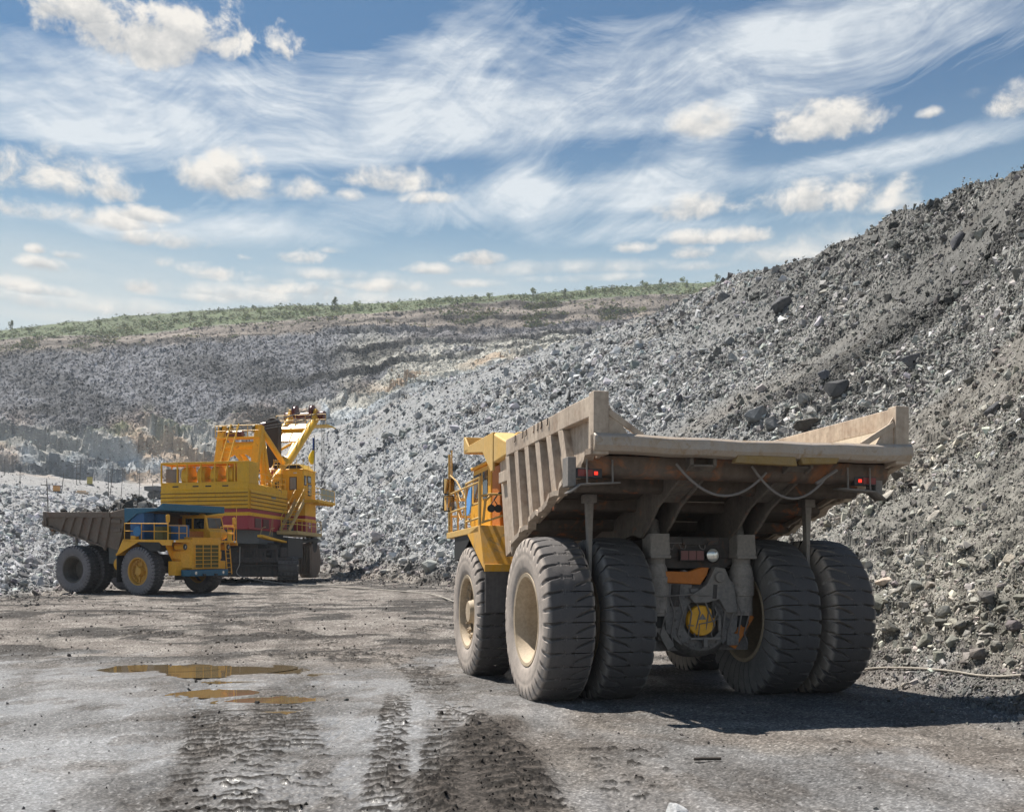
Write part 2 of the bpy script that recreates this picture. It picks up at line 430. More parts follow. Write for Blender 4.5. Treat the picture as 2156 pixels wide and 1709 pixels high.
# floor relief ------------------------------------------------------
fl = zone == 0
def seg_track(X, Y, pts, width, lug=.27, seed=0, fade=.45):
    """tyre print: transverse lug bars along a smooth line, each bar broken up on its own; returns (mask, bar height)"""
    mk = np.zeros(X.shape); hh = np.zeros(X.shape); s0 = 0
    for (x0, y0), (x1, y1) in zip(pts[:-1], pts[1:]):
        L = math.hypot(x1 - x0, y1 - y0); dx, dy = (x1 - x0) / L, (y1 - y0) / L
        a = (X - x0) * dx + (Y - y0) * dy; b = (X - x0) * -dy + (Y - y0) * dx
        ins = (a > -.05) & (a < L + .05) & (np.abs(b) < width * 1.15)
        if not ins.any(): s0 += L; continue
        a, b, xx, yy = a[ins], b[ins], X[ins], Y[ins]
        sc = (a + s0 + .15 * np.abs(b)) / lug + .9 * (fbm(xx * 1.6, yy * 1.6, seed + 3, 3) - .5) + .25 * (vnoise(xx * 9, yy * 9, seed + 4) - .5) + .4 * (b > 0); ph = sc - np.floor(sc)
        q = sstep(.18, .34, ph) * sstep(.74, .50, ph)
        gate = sstep(fade, fade + .10, .40 * fbm(xx * 2.2, yy * 2.6, seed + 7, 4) + .35 * fbm(xx * 6.5, yy * 5., seed + 8, 3) + .25 * vnoise(xx * .9, yy * .35, seed + 9) + .06)
        e = sstep(width * 1.12, width * .7, np.abs(b) + .25 * width * (vnoise(xx * 6, yy * 4, seed + 5) - .5))
        hh[ins] = np.maximum(hh[ins], q * e * gate); mk[ins] = np.maximum(mk[ins], e); s0 += L
    return mk, hh
sub = Y2 < 112
Xs, Ys = X2[sub], Y2[sub]
def curve(p, n=14):
    t = np.linspace(0, 1, n); p = np.array(p, float); k = len(p) - 1
    return [tuple(sum(math.comb(k, i) * (1 - u) ** (k - i) * u ** i * p[i] for i in range(k + 1))) for u in t]
TRACKS = [(curve([(-2.0, 8.8), (-2.3, 11.5), (-3.4, 16), (-6.0, 24)]), .50, .50), (curve([(-1.12, 8.8), (-1.45, 12), (-1.9, 16.5), (-2.4, 22)]), .26, .40), (curve([(-.72, 8.8), (-.8, 11.2), (-.9, 13.6), (-1.2, 17)]), .26, .42),
          (curve([(-2.7, 8.8), (-3.4, 12.), (-4.4, 15.5), (-5.6, 19.5)]), .55, .42), (curve([(-3.6, 8.8), (-4.5, 11.5), (-6.4, 14.5)]), .45, .60), (curve([(.2, 9.6), (-.2, 12.8), (-.6, 15.8), (-1.6, 20)]), .42, .42),
          (curve([(-9, 31), (-2, 29), (3, 36), (1, 48)]), .55, .5), (curve([(-14, 38), (-4, 33), (0, 40), (-3, 52)]), .6, .5), (curve([(-24, 50), (-8, 44), (-2, 30), (-1.5, 20)]), .55, .55), (curve([(-26, 56), (-12, 50), (-6, 36), (-4, 26)]), .55, .55),
          (curve([(1.4, 9), (1.2, 12), (1.6, 15), (1.3, 18)]), .5, .66), (curve([(4.6, 9.5), (4.2, 12), (4.5, 14), (5.2, 16)]), .5, .70)]
trk_h = np.zeros(Xs.shape); trk_m = np.zeros(Xs.shape)
for i, (p_, w_, fd) in enumerate(TRACKS):
    mk, hh = seg_track(Xs + .10 * (fbm(Xs * 3, Ys * 2, 60 + i, 2) - .5), Ys, p_, w_, .36 if i < 6 else .45, 60 + i * 13, fd)
    ye = p_[-1][1]; fe_ = sstep(ye, ye - (4.5 if i < 6 or i > 9 else 8), Ys + 2 * (fbm(Xs, Ys * .6, 90 + i, 3) - .5)) if p_[-1][1] > p_[0][1] else 1.; hh = hh * fe_; mk = mk * fe_
    trk_h = np.maximum(trk_h, hh); trk_m = np.maximum(trk_m, mk)
n_lo = fbm(Xs * .16, Ys * .16, 5, 4) - .5
n_mid = fbm(Xs * 1.1, Ys * .8, 6, 4) - .5
n_hi = fbm(Xs * 9, Ys * 6, 7, 3) - .5
n_grit = vnoise(Xs * 38, Ys * 22, 8) - .5
# brown dirt tongue (u 780..1180, v 1480..1709) thrown up in the middle of the foreground
dirt_c = -.62 + .085 * (Ys - 9.6)                             # centre line drifts
tongue = sstep(1.0, .35, np.abs((Xs - (-.15 - .02 * (Ys - 9))) / (1.05 - .055 * np.clip(Ys - 9, 0, 9)) ) + .9 * (fbm(Xs * 1.2, Ys * .7, 31, 4) - .5)) * sstep(17.6, 15.0, Ys + 2.0 * (fbm(Xs, Ys, 32, 3) - .5))
# wet apron with painted silvery sheen: from the left frame edge to about the big truck
wet_n = fbm(Xs * .35, Ys * .22, 21, 5)
wet = sstep(31., 20., Ys + 13 * (fbm(Xs * .22, Ys * .2, 22, 4) - .5)) * sstep(.2, -1.6, Xs - .16 * (Ys - 9) + 2.2 * (fbm(Xs * .5, Ys * .3, 23, 4) - .5))
wet = np.maximum(wet, .8 * sstep(.52, .66, fbm(Xs * .45, Ys * .18, 24, 4)) * sstep(34, 26, Ys))
wet = wet * (1 - .95 * tongue) * (1 - .9 * trk_h) * (1 - .30 * trk_m)
dryband = sstep(25, 30, Ys)
wr_ = 5. * (fbm(Xs * .12, Ys * .10, 34, 3) - .5)
rutn = .55 * fbm(Xs * .16 + wr_, Ys * .55 - Xs * .10 + wr_ * 1.5, 33, 5) + .45 * fbm(Xs * .5, Ys * .6, 35, 4)                                   # cross ruts on the brown band
dz = .07 * n_lo * 2 + .045 * n_mid + .018 * n_hi + .010 * n_grit
dz += trk_h * (.034 + .07 * n_hi) - .012 * trk_m + tongue * (.07 + .13 * np.clip(n_mid, 0, 1) + .05 * n_hi)
dz += dryband * (.30 * (rutn - .5) + .06 * n_mid)
# puddle hollows (real dips, water lies in them)
PUDDLES = [(-9.6, 26.0, 0.80, 1.08, 'c'), (-8.5, 26.0, 0.92, 0.86, 'a'), (-7.2, 25.2, 1.40, 1.37, 'b'), (-5.9, 25.3, 0.72, 0.86, 'f'), (-5.75, 20.2, 0.80, 0.68, 'd'), (-4.5, 19.0, 0.80, 0.54, 'e'), (-6.1, 22.5, 0.56, 0.36, 'g'),
           (-4.5, 24.5, 0.44, 0.43, 'h'), (-.9, 26.6, 0.60, 0.50, 'i'), (-4.0, 17.4, 0.40, 0.29, 'j')]
pm = np.zeros(Xs.shape)
for px, py, ax, ay, _ in PUDDLES:
    q = np.hypot((Xs - px) / ax, (Ys - py) / ay) + .55 * (fbm(Xs * 1.6 + px, Ys * 1.9, 51, 3) - .5)
    pm = np.maximum(pm, sstep(1.25, .72, q))
pq = np.zeros(Xs.shape)
for px, py, ax, ay, _ in PUDDLES: pq = np.maximum(pq, sstep(2.3, 1.2, np.hypot((Xs - px) / ax, (Ys - py) / ay)))
dz = dz * (1 - .86 * np.maximum(pm, pq)) - .05 * pm
# keep the ground calm under the trucks' wheels
wheel_spots = WHEELS
def calm(Xq, Yq, dzq):
    for (wx, wy, wr) in wheel_spots:
        q = sstep(wr, wr * .55, np.hypot(Xq - wx, Yq - wy)); dzq = dzq * (1 - q) - .0 * q
    return dzq
dz = calm(Xs, Ys, dz)
DZ_PENDING = dz

# ground colour -------------------------------------------------------
C2 = np.zeros(Y2.shape + (3,)); RGH = np.full(Y2.shape, .9)
mudbrown = np.array((.115, .090, .072)); mudgrey = np.array((.135, .130, .126)); pale = np.array((.235, .205, .175)); darkm = np.array((.035, .031, .028)); wet_sheen_c = np.array((.19, .192, .20))
a1 = sstep(.35, .65, fbm(Xs * .5, Ys * .28, 71, 5))[:, None]; a2 = sstep(.42, .62, fbm(Xs * .9 + 5, Ys * 1.6, 72, 5))[:, None]
gcol = mudgrey * (1 - a1) + pale * a1 * .8 + mudbrown * a1 * .2
gcol = gcol * (1 - .45 * a2) + mudbrown * .45 * a2
db = dryband[:, None]
bandc = (mudbrown * 1.15 + .05 * np.array((1, .95, .9))) * (1 - a2) + pale * 1.05 * a2
drk = sstep(.49, .58, rutn)[:, None]
bandc = bandc * (1 - .88 * drk) + darkm * 1.2 * .88 * drk
gcol = gcol * (1 - db) + bandc * db
w_ = wet[:, None]; sheen_pat = sstep(.36, .62, fbm(Xs * .8 + 3, Ys * .45, 73, 6))[:, None]; wdark = sstep(.52, .66, fbm(Xs * 1.7, Ys * .9 + 4, 74, 5))[:, None]
wcol = wet_sheen_c * (.72 + .75 * sheen_pat) * (1 - .55 * wdark) + mudbrown * .35 * wdark  # wet grey lightened in patches: sky sheen painted into the colour
gcol = gcol * (1 - .85 * w_) + wcol * .85 * w_
tg = tongue[:, None]; gcol = gcol * (1 - .9 * tg) + (mudbrown * .62) * .9 * tg
gcol = gcol * np.array((.78, .765, .755))
mg_ = (.5 * np.clip(pq * 1.0, 0, 1) * (.4 + .6 * sstep(.3, .6, fbm(Xs * 2, Ys * 2, 75, 3))))[:, None]; gcol = gcol * (1 - mg_) + mudbrown * .8 * mg_
rut_m = np.zeros(Xs.shape)
for p_, w_, a_ in ((curve([(-1.6, 8.5), (-3.0, 16), (-6, 30), (-14, 60), (-19, 82)]), .55, .8), (curve([(-3.1, 8.5), (-5.0, 16), (-9, 32), (-17, 58), (-22, 80)]), .55, .8), (curve([(.1, 8.5), (-.9, 16), (-2, 30), (-6, 55), (-9, 80)]), .5, .7),
                   (curve([(1.5, 8.5), (.6, 16), (-.2, 28), (-3, 50), (-5, 76)]), .5, .6), (curve([(3.2, 8.5), (2.6, 12), (1.4, 17), (.6, 22)]), .5, .6), (curve([(6.2, 8.5), (6.3, 11), (6.2, 14), (6.0, 17)]), .5, .6), (curve([(-6.5, 10), (-9, 20), (-16, 36), (-26, 54)]), .6, .6), (curve([(-24, 40), (-10, 34), (2, 40), (4, 30)]), .7, .7), (curve([(-30, 46), (-14, 40), (-3, 46), (-1, 60)]), .7, .6)):
    for (x0, y0), (x1, y1) in zip(p_[:-1], p_[1:]):
        L = math.hypot(x1 - x0, y1 - y0); dx, dy = (x1 - x0) / L, (y1 - y0) / L; aa = (Xs - x0) * dx + (Ys - y0) * dy; bb = (Xs - x0) * -dy + (Ys - y0) * dx + .25 * (n_mid) + .5 * n_lo
        rut_m = np.maximum(rut_m, np.where((aa > -.1) & (aa < L + .1), a_ * sstep(w_ * 1.3, w_ * .5, np.abs(bb)), 0))
rut_m = rut_m * sstep(.28, .55, fbm(Xs * .9, Ys * .35, 77, 5)) * (1 - pm)
gcol = (gcol * .58 + .42 * gcol.mean(-1, keepdims=True)) * 1.12
rm_ = (.62 * rut_m)[:, None]; gcol = gcol * (1 - rm_) + darkm * 1.5 * rm_
RUT = rut_m
Z2[sub] += (DZ_PENDING - calm(Xs, Ys, .035 * RUT * (1 + 3 * n_hi))) * (1 - face_in[sub])
tk = np.clip(trk_h * 1.9, 0, .96)[:, None]; gcol = gcol * (1 - tk) + darkm * .8 * tk
tm = (.12 * trk_m * (1 - trk_h))[:, None]; gcol = gcol * (1 - tm) + mudbrown * .6 * tm
grit = _hash(np.floor(Xs * 45).astype(np.int64), np.floor(Ys * 24).astype(np.int64), 9)
grit2 = _hash(np.floor(Xs * 21 + 3).astype(np.int64), np.floor(Ys * 11).astype(np.int64), 19)
gcol = gcol * (.55 + .62 * grit + .28 * grit2)[:, None] + (grit > .95)[:, None] * .07 * (1 - tg)
C2[sub] = np.clip(gcol, .012, .6); RGH[sub] = np.clip(.90 - .55 * wet * (.35 + .65 * sheen_pat[:, 0]) * (1 - .6 * wdark[:, 0]) - .1 * (grit > .9) * wet, .25, .95)

# rubble relief -------------------------------------------------------
S2 = Y2 + Zbase * .9                                             # arc-like coordinate so stones are not stretched on steep faces
E2 = X2 + Zbase * .35
pix = Y2 * .00105                                                 # one picture-pixel in metres
chunk = sstep(.36, .60, fbm(S2 / 9. + X2 * .03, (X2 + Zbase * .8) / 26., 91, 4))      # chunky stone (1) against fine screes (0), streaks run down the slope
chunk = np.maximum(chunk, sstep(5.5, 0, Z2 - floor_z(Y2)) * .95) * right + (1 - right) * sstep(.3, .55, fbm(X2 / 30, S2 / 14, 92, 4))
tint = np.zeros(Y2.shape); dzr = np.zeros(Y2.shape)
roll = 2.4 * (fbm(S2 / 22., E2 / 34., 93, 4) - .5) + .9 * (fbm(S2 / 6., E2 / 9., 94, 3) - .5)
for size, sd, amp in ((3.6, 1, .16), (1.7, 2, .24), (.85, 3, .34), (.42, 4, .40), (.2, 5, .42)):
    ok = (size > 2.6 * pix) & near & (size < 30 * pix + .25)
    if not ok.any(): continue
    bx, by, h1, h2, h3, f1 = cells(E2[ok] / size, S2[ok] / size, 100 + sd)
    keep = (h3 > (.55 if size > 1 else .25))
    facet = (h1 - .35) + (h2 - .5) * 2.2 * bx + (h3 - .6) * 2.2 * by - .55 * f1
    g = chunk[ok] * .48 + .52 if size < .9 else chunk[ok] * .85 + .15
    dzr[ok] += size * amp * facet * keep * g
    tint[ok] += (h2 - .5) * keep * (.55 if size < 2 else .3) * g
dzr = dzr + roll * sstep(0, 12, Z2 - floor_z(Y2)) * right + .8 * roll * (1 - right) * face_in
Z2 = np.where(near, Z2 + dzr * face_in, Z2)
hz = sstep(-.05, .35, T2)
base_c = np.array((.25, .256, .262))[None, None] * (1 - hz[..., None]) + np.array((.165, .162, .154))[None, None] * hz[..., None]
lowt = (sstep(11, 2, Z2) * sstep(.2, .42, T2))[..., None]
base_c = base_c * (1 - .7 * lowt) + np.array((.205, .192, .165)) * .7 * lowt
dk = sstep(.50, .66, fbm(S2 / 13. + 3, (X2 + Zbase) / 40., 95, 5)) * sstep(.02, .3, T2)
base_c = base_c * (1 - .52 * dk[..., None])
base_c = base_c * (1 - .30 * sstep(12, 26, Z2) * sstep(.22, .42, T2))[..., None]
fine = (1 - chunk)[..., None]
nearcol = base_c * (1 - .12 * fine) * (1 + np.clip(tint * 1.5, -.65, 1.2))[..., None]
brn = .6 * sstep(.58, .72, fbm(S2 / 7., X2 / 16., 96, 4))[..., None] * .35
nearcol = nearcol * (1 - brn) + np.array((.20, .165, .125)) * brn
nearcol = nearcol * (1 - .3 * (1 - right)[..., None]) + .3 * (1 - right)[..., None] * np.array((.27, .265, .27))
# the haul road along the foot of the far wall and the dark bank below the left bench
road = sstep(.9, .35, np.abs((Y2 - (KYa[4] + 26)[None, :]) / 26.)) * (1 - right)
nearcol = nearcol * (1 - road[..., None]) + np.array((.30, .295, .30)) * road[..., None]
C2 = np.where(near[..., None], C2 * (1 - face_in[..., None]) + nearcol * face_in[..., None], C2)
RGH = np.where(near, np.maximum(RGH, .9), RGH)

# far wall --------------------------------------------------------------
lay = fbm(T2 * 14, Y2 * .012, 111, 5)
kk = zone.astype(float)
with np.errstate(divide='ignore', invalid='ignore'):
    lo = np.take_along_axis(KYa, np.clip(zone - 1, 0, NK - 1).astype(int), 0); hi = np.take_along_axis(KYa, np.clip(zone, 0, NK - 1).astype(int), 0)
    fr = np.clip((Y2 - lo) / np.maximum(hi - lo, 1e-3), 0, 1)
Lc = kk - 1 + fr                                               # continuous level: 5..6 cliff, 6..7 rubble, 7..8 strip, 8..9 scrub
Lw = Lc + .35 * (fbm(T2 * 22, Lc * .8, 112, 5) - .5)
gul = .62 * np.abs(2 * fbm(T2 * 21 + Lc * 1.1, Lc * 1.5 - T2 * 8, 113, 6) - 1) * 1.6 + .38 * fbm(T2 * 60 + Lc * 2.6, Lc * 3. - T2 * 12, 119, 5)      # broken faces of the cliff
cl = sstep(4.9, 5.1, Lw) * sstep(6.1, 5.9, Lw)
rb = sstep(5.9, 6.05, Lw) * sstep(7.1, 6.9, Lw)
stp = sstep(6.9, 7.05, Lw) * sstep(8.05, 7.95, Lw)
scr = sstep(7.95, 8.05, Lw)
def stair(x, n, talus=.72, rise=.62):
    base = np.floor(x * n); l = x * n - base
    return (base + np.where(l < talus, rise * l / talus, np.where(l < talus + .05, rise + (1 - rise) * (l - talus) / .05, 1.))) / n
frw = np.clip(fr + .34 * (fbm(T2 * 6 + 2, Lc * .5, 128, 3) - .5) + .10 * (fbm(T2 * 26, Lc * 1.5, 132, 4) - .5), 0, 1)
zlo = np.take_along_axis(KZa, np.clip(zone - 1, 0, NK - 1).astype(int), 0); zhi = np.take_along_axis(KZa, np.clip(zone, 0, NK - 1).astype(int), 0)
stw = .16 * sstep(.44, .6, fbm(T2 * 5, Lc * 1.2, 137, 3)) + .55 * sstep(-.22, -.10, T2); stw = np.where(zone == 8, .35, stw)
for zz_, nst in ((7, 3), (8, 2)):
    mm_ = zone == zz_
    Z2[mm_] = (zlo + (zhi - zlo) * (fr + stw * (stair(frw, nst) - fr)))[mm_]
stepl = ((np.where(zone == 7, frw * 3, frw * 2)) % 1); scarp_shade = (sstep(.66, .72, stepl) * sstep(.84, .78, stepl)) * ((zone == 7) | (zone == 8))
ctint = np.zeros(Y2.shape); cdz = np.zeros(Y2.shape); cm_ = cl > .01
Xc, Sc = X2[cm_], (S2 + Zbase * 1.2)[cm_]
Xr, Sr = Xc * .88 + Sc * .47, Sc * .88 - Xc * .47                          # joints run obliquely through the face
for size, sd, amp in ((26., 1, .30), (11., 2, .34), (5., 3, .36)):
    bx, by, h1, h2, h3, f1 = cells(Xr / size, Sr / (size * 1.9), 170 + sd)
    cdz[cm_] += size * amp * ((h1 - .5) * .9 + (h2 - .5) * 2. * bx + (h3 - .5) * 1.4 * by - .3 * f1); ctint[cm_] += (h2 - .5) * .55
dzf = cl * cdz + rb * (6 * (fbm(T2 * 55 + Lc * 1.5, Lc * 2.6, 115, 5) - .5)) + stp * 5 * (fbm(T2 * 45, Lc * 4, 116, 4) - .5) + scr * 3 * (fbm(T2 * 50, Y2 / 30, 117, 4) - .5)
bench = 0 * rb
Xf, Yf = X2[far], (S2 + Zbase)[far]
tf_ = np.zeros(Xf.shape); df_ = np.zeros(Xf.shape)
for size, sd, amp in ((5., 1, .20), (2.4, 2, .30)):
    bx, by, h1, h2, h3, f1 = cells(Xf / size, Yf / (size * 1.25), 140 + sd)
    df_ += size * amp * ((h1 - .4) + (h2 - .5) * 1.8 * bx - .5 * f1); tf_ += (h2 - .5) * .6
g_ = (rb * 1. + cl * .35 + stp * .35 + .3 * sstep(5.1, 4.6, Lw))[far]
Z2[far] += (dzf + bench)[far] * sstep(4., 4.6, Lc[far]) + df_ * g_
# colours by bed
slab = sstep(-.19, -.13, T2) * sstep(.13, .04, T2) * sstep(5.25, 5.5, Lw) * sstep(6.95, 6.6, Lw) * sstep(.30, .44, fbm(T2 * 22, Lc * 3.4, 120, 4))
org = sstep(.50, .62, fbm(T2 * 17 + 4 + Lc * 1.2, Lc * 1.9, 121, 5)) * sstep(4.6, 5.3, Lw) * sstep(6.25, 5.7, Lw) * sstep(-.60, -.42, T2)
c_cl = np.array((.30, .32, .335)) * (1 + ctint)[..., None] * (.55 + .75 * sstep(.25, .60, fbm(T2 * 30 + Lc * 2.5, Lc * 3.2 - T2 * 10, 133, 6)))[..., None]
pale_cl = sstep(.5, .62, fbm(T2 * 18, Lc * 2.2, 122, 4))[..., None]
c_cl = c_cl * (1 - .6 * pale_cl) + np.array((.34, .325, .285)) * .6 * pale_cl
upc = (sstep(5.38, 5.75, Lw + .5 * (fbm(T2 * 24 + Lc * 3, Lc * 2 - T2 * 14, 134, 5) - .5)) * sstep(6.2, 6.0, Lw))[..., None]
c_cl = c_cl * (1 - .7 * upc) + np.array((.36, .335, .29)) * .7 * upc * (.8 + .4 * fbm(T2 * 70 + Lc * 5, Lc * 6, 135, 4))[..., None]
c_cl = c_cl * (1 - .35 * sstep(5.45, 5.1, Lw) * sstep(4.9, 5.05, Lw))[..., None]
darkb = sstep(.48, .62, fbm(T2 * 11 + Lc * 1.4, Lc * 1.7, 123, 5))
c_rb = np.array((.125, .127, .140)) * (.85 + .5 * fbm(T2 * 20, Lc * 3, 124, 4))[..., None] * (1 - .45 * darkb)[..., None]
c_st = np.array((.17, .145, .125)) * (.55 + .9 * sstep(.3, .7, fbm(T2 * 9, Lc * 7, 125, 5)))[..., None]
c_sc = np.array((.085, .108, .05)) * (.7 + .7 * fbm(T2 * 60, Y2 / 25, 126, 4))[..., None]
c_bn = np.array((.27, .265, .262)) * np.ones(Y2.shape)[..., None]
fc = c_bn.copy()
for w, c in ((cl, c_cl), (rb, c_rb), (stp, c_st), (scr, c_sc)):
    fc = fc * (1 - w[..., None]) + c * w[..., None]
fc = fc * (1 - .8 * slab[..., None]) + np.array((.40, .385, .335)) * .8 * slab[..., None]
fc = fc * (1 - .7 * org[..., None]) + np.array((.40, .27, .165)) * .7 * org[..., None]
grs = sstep(.57, .66, fbm(T2 * 26 + 9, Lc * 5, 127, 4)) * sstep(5.7, 5.95, Lw) * sstep(6.2, 6.0, Lw) * sstep(-.45, -.4, T2) * sstep(-.2, -.25, T2)
fc = fc * (1 - .6 * grs[..., None]) + np.array((.12, .15, .06)) * .6 * grs[..., None]
seam = (sstep(.10, .0, np.abs(Lc - 7.02 - .06 * (lay - .5))) + sstep(.17, .06, np.abs(Lc - 6.62 - .5 * (lay - .5))) * sstep(-.2, -.14, T2)
        + sstep(.07, .0, np.abs(Lc - 6.06 - .35 * (lay - .5)) / 1.5) * sstep(.34, .46, fbm(T2 * 16, Lc * .5, 136, 3)) + sstep(.10, .02, np.abs(Lc - 6.32 - .4 * (lay - .5))) * sstep(-.30, -.24, T2) * sstep(-.08, -.12, T2))
fc = fc * (1 - .75 * np.clip(seam, 0, 1)[..., None]) * (1 - .62 * scarp_shade * np.clip(stw * 1.7, 0, 1) * sstep(.35, .55, fbm(T2 * 12, Lc * 2, 129, 3)))[..., None]  # shade on the steep scarps painted in, along with the dark seams
fc[far] *= (1 + np.clip(tf_, -.5, .9) * g_)[:, None]
upr = (sstep(-.16, -.08, T2) * rb * sstep(6.55, 6.7, Lc))[..., None]
fc = fc * (1 - .5 * upr) + np.array((.16, .148, .155)) * .5 * upr
C2 = np.where(far[..., None], fc, C2)
C2 = np.clip(C2, .012, .62)

P2 = np.stack([X2, Y2, Z2], -1)
def surf_z(X, Y):
    """terrain height at points (bilinear in the polar grid)"""
    X, Y = np.atleast_1d(np.asarray(X, float)), np.atleast_1d(np.asarray(Y, float)); t = X / Y
    i = np.clip(np.interp(Y, YY, np.arange(ny)), 0, ny - 1.001); j = np.clip(np.interp(t, TT, np.arange(nt)), 0, nt - 1.001)
    i0, j0 = i.astype(int), j.astype(int); a, b = i - i0, j - j0
    return (Z2[i0, j0] * (1 - a) * (1 - b) + Z2[i0 + 1, j0] * a * (1 - b) + Z2[i0, j0 + 1] * (1 - a) * b + Z2[i0 + 1, j0 + 1] * a * b)
def on_ground(u, v, lift=0, ymin=6.):
    """where the sight line through a photo point first meets the terrain"""
    t = (u - U0) / F_PX; j = int(np.clip(np.searchsorted(TT, t), 1, nt - 1))
    vv = HOR - F_PX * (Z2[:, j] - CAM_H) / YY
    ok = np.nonzero((vv <= v) & (YY > ymin))[0]
    i = ok[0] if len(ok) else ny - 2
    return Vector((t * YY[i], YY[i], Z2[i, j] + lift))

# meshes ------------------------------------------------------------------
idx = np.arange(ny * nt).reshape(ny, nt)
quads = np.stack([idx[:-1, :-1], idx[:-1, 1:], idx[1:, 1:], idx[1:, :-1]], -1)
zc = zone[:-1, :-1]; rc = right[:-1, :-1] > .5
def cut(name, mask, mat, smooth, extra=False):
    q = quads[mask]; used, inv = np.unique(q, return_inverse=True)
    me = np_mesh(name, P2.reshape(-1, 3)[used], inv.reshape(-1, 4), mat, smooth, C2.reshape(-1, 3)[used], {'Rough': RGH.ravel()[used]})
    return tag(link(name, me), kind='structure')
m, t, b = new_mat('quarry floor mud')
co = t.node('ShaderNodeTexCoord').outputs['Object']; c = t.attr('Col'); r_ = t.attr('Rough', 'Fac')
n = t.noise(co, 22, 5, .7); n2 = t.noise(co, 90, 3, .6)
k = t.math('ADD', t.mapr(n, .25, .75, .72, 1.28), t.mapr(n2, .3, .7, -.15, .15))
vo = t.node('ShaderNodeTexVoronoi'); t.put(vo.inputs['Vector'], co); vo.inputs['Scale'].default_value = 34.; gx_ = t.xyz(vo.outputs['Color'])[0]
vo2 = t.node('ShaderNodeTexVoronoi'); t.put(vo2.inputs['Vector'], co); vo2.inputs['Scale'].default_value = 14.; gy_ = t.xyz(vo2.outputs['Color'])[1]
k = t.math('MULTIPLY', k, t.math('ADD', .60, t.math('ADD', t.math('MULTIPLY', t.math('POWER', gx_, 2.), .85), t.math('MULTIPLY', gy_, .25))))
t.put(b.inputs['Base Color'], t.mix(1., c, t.comb(k, k, k), 'MULTIPLY')); t.put(b.inputs['Roughness'], t.math('ADD', r_, t.mapr(n2, .3, .7, -.1, .1), clamp=True))
t.put(b.inputs['Specular IOR Level'], t.mapr(r_, .88, .45, .12, .45))
t.put(b.inputs['Normal'], t.bump(t.math('ADD', t.math('ADD', n, n2), t.math('MULTIPLY', gx_, .7)), .6, .02))
wt = t.mapr(r_, .85, .35, 0., 1.); t.put(b.inputs['Coat Weight'], t.math('MULTIPLY', wt, t.mapr(n, .30, .62, .25, 1.), clamp=True)); b.inputs['Coat Roughness'].default_value = .16; b.inputs['Coat IOR'].default_value = 1.5
t.put(b.inputs['Coat Normal'], t.bump(t.math('ADD', n, t.math('MULTIPLY', n2, .6)), .35, .012))
M['floor'] = m
M['heap'] = attr_rock('blasted rock', .92, .6, 7., .06, .30)
M['wall'] = attr_rock('pit wall rock', .95, .8, .8, .8, .30)
cut('ground', zc == 0, M['floor'], True)
cut('rock_heap_slope', (zc >= 1) & (zc <= 4) & rc, M['heap'], False)
cut('rubble_hillside', (zc >= 1) & (zc <= 4) & ~rc, M['heap'], False)
cut('pit_terrain', zc >= 5, M['wall'], False)
# the floor goes on behind the camera
ap = MB(); ap.add([(-260, -200, -.03), (260, -200, -.03), (260, 4.3, -.03), (-260, 4.3, -.03)], [(0, 1, 2, 3)])
apo = ap.build('quarry_floor', None, None, smooth=0); apo.data.materials.append(plain('dry quarry floor', (.15, .135, .12), .9)); tag(apo, kind='structure')
# ------------------------------------------------------------------ loose stones
def rock_proto(seed, n=11, flat=(1, .8, .55)):
    rs = np.random.default_rng(seed); p = rs.normal(size=(n, 3)); p /= np.linalg.norm(p, axis=1)[:, None]; p *= rs.uniform(.75, 1.1, (n, 1))
    p = np.sign(p) * np.abs(p) ** .55 * np.array(flat) * .45
    bm = bmesh.new(); vs = [bm.verts.new(q) for q in p]
    r = bmesh.ops.convex_hull(bm, input=vs)
    bmesh.ops.delete(bm, geom=[v for v in bm.verts if not v.link_faces], context='VERTS')
    bm.verts.index_update(); V = np.array([v.co[:] for v in bm.verts]); Fc = np.array([[v.index for v in f.verts] for f in bm.faces]); bm.free()
    return V, Fc
PROTO = [rock_proto(300 + i, 9 + i % 5, [(1, .8, .6), (1, .7, .4), (1, .9, .75), (1, .55, .4)][i % 4]) for i in range(16)]

cellP = P2[:-1, :-1]; d1 = P2[:-1, 1:] - cellP; d2 = P2[1:, :-1] - cellP
nrm = np.cross(d1, d2); ln = np.linalg.norm(nrm, axis=-1); nrm /= np.maximum(ln, 1e-9)[..., None]
view = cellP - np.array((0, 0, CAM_H)); dist = np.linalg.norm(view, axis=-1)
scr = np.clip(-(nrm * view).sum(-1) / dist, .02, 1) * ln / dist ** 2 * 974 ** 2      # picture area of each cell in pixels
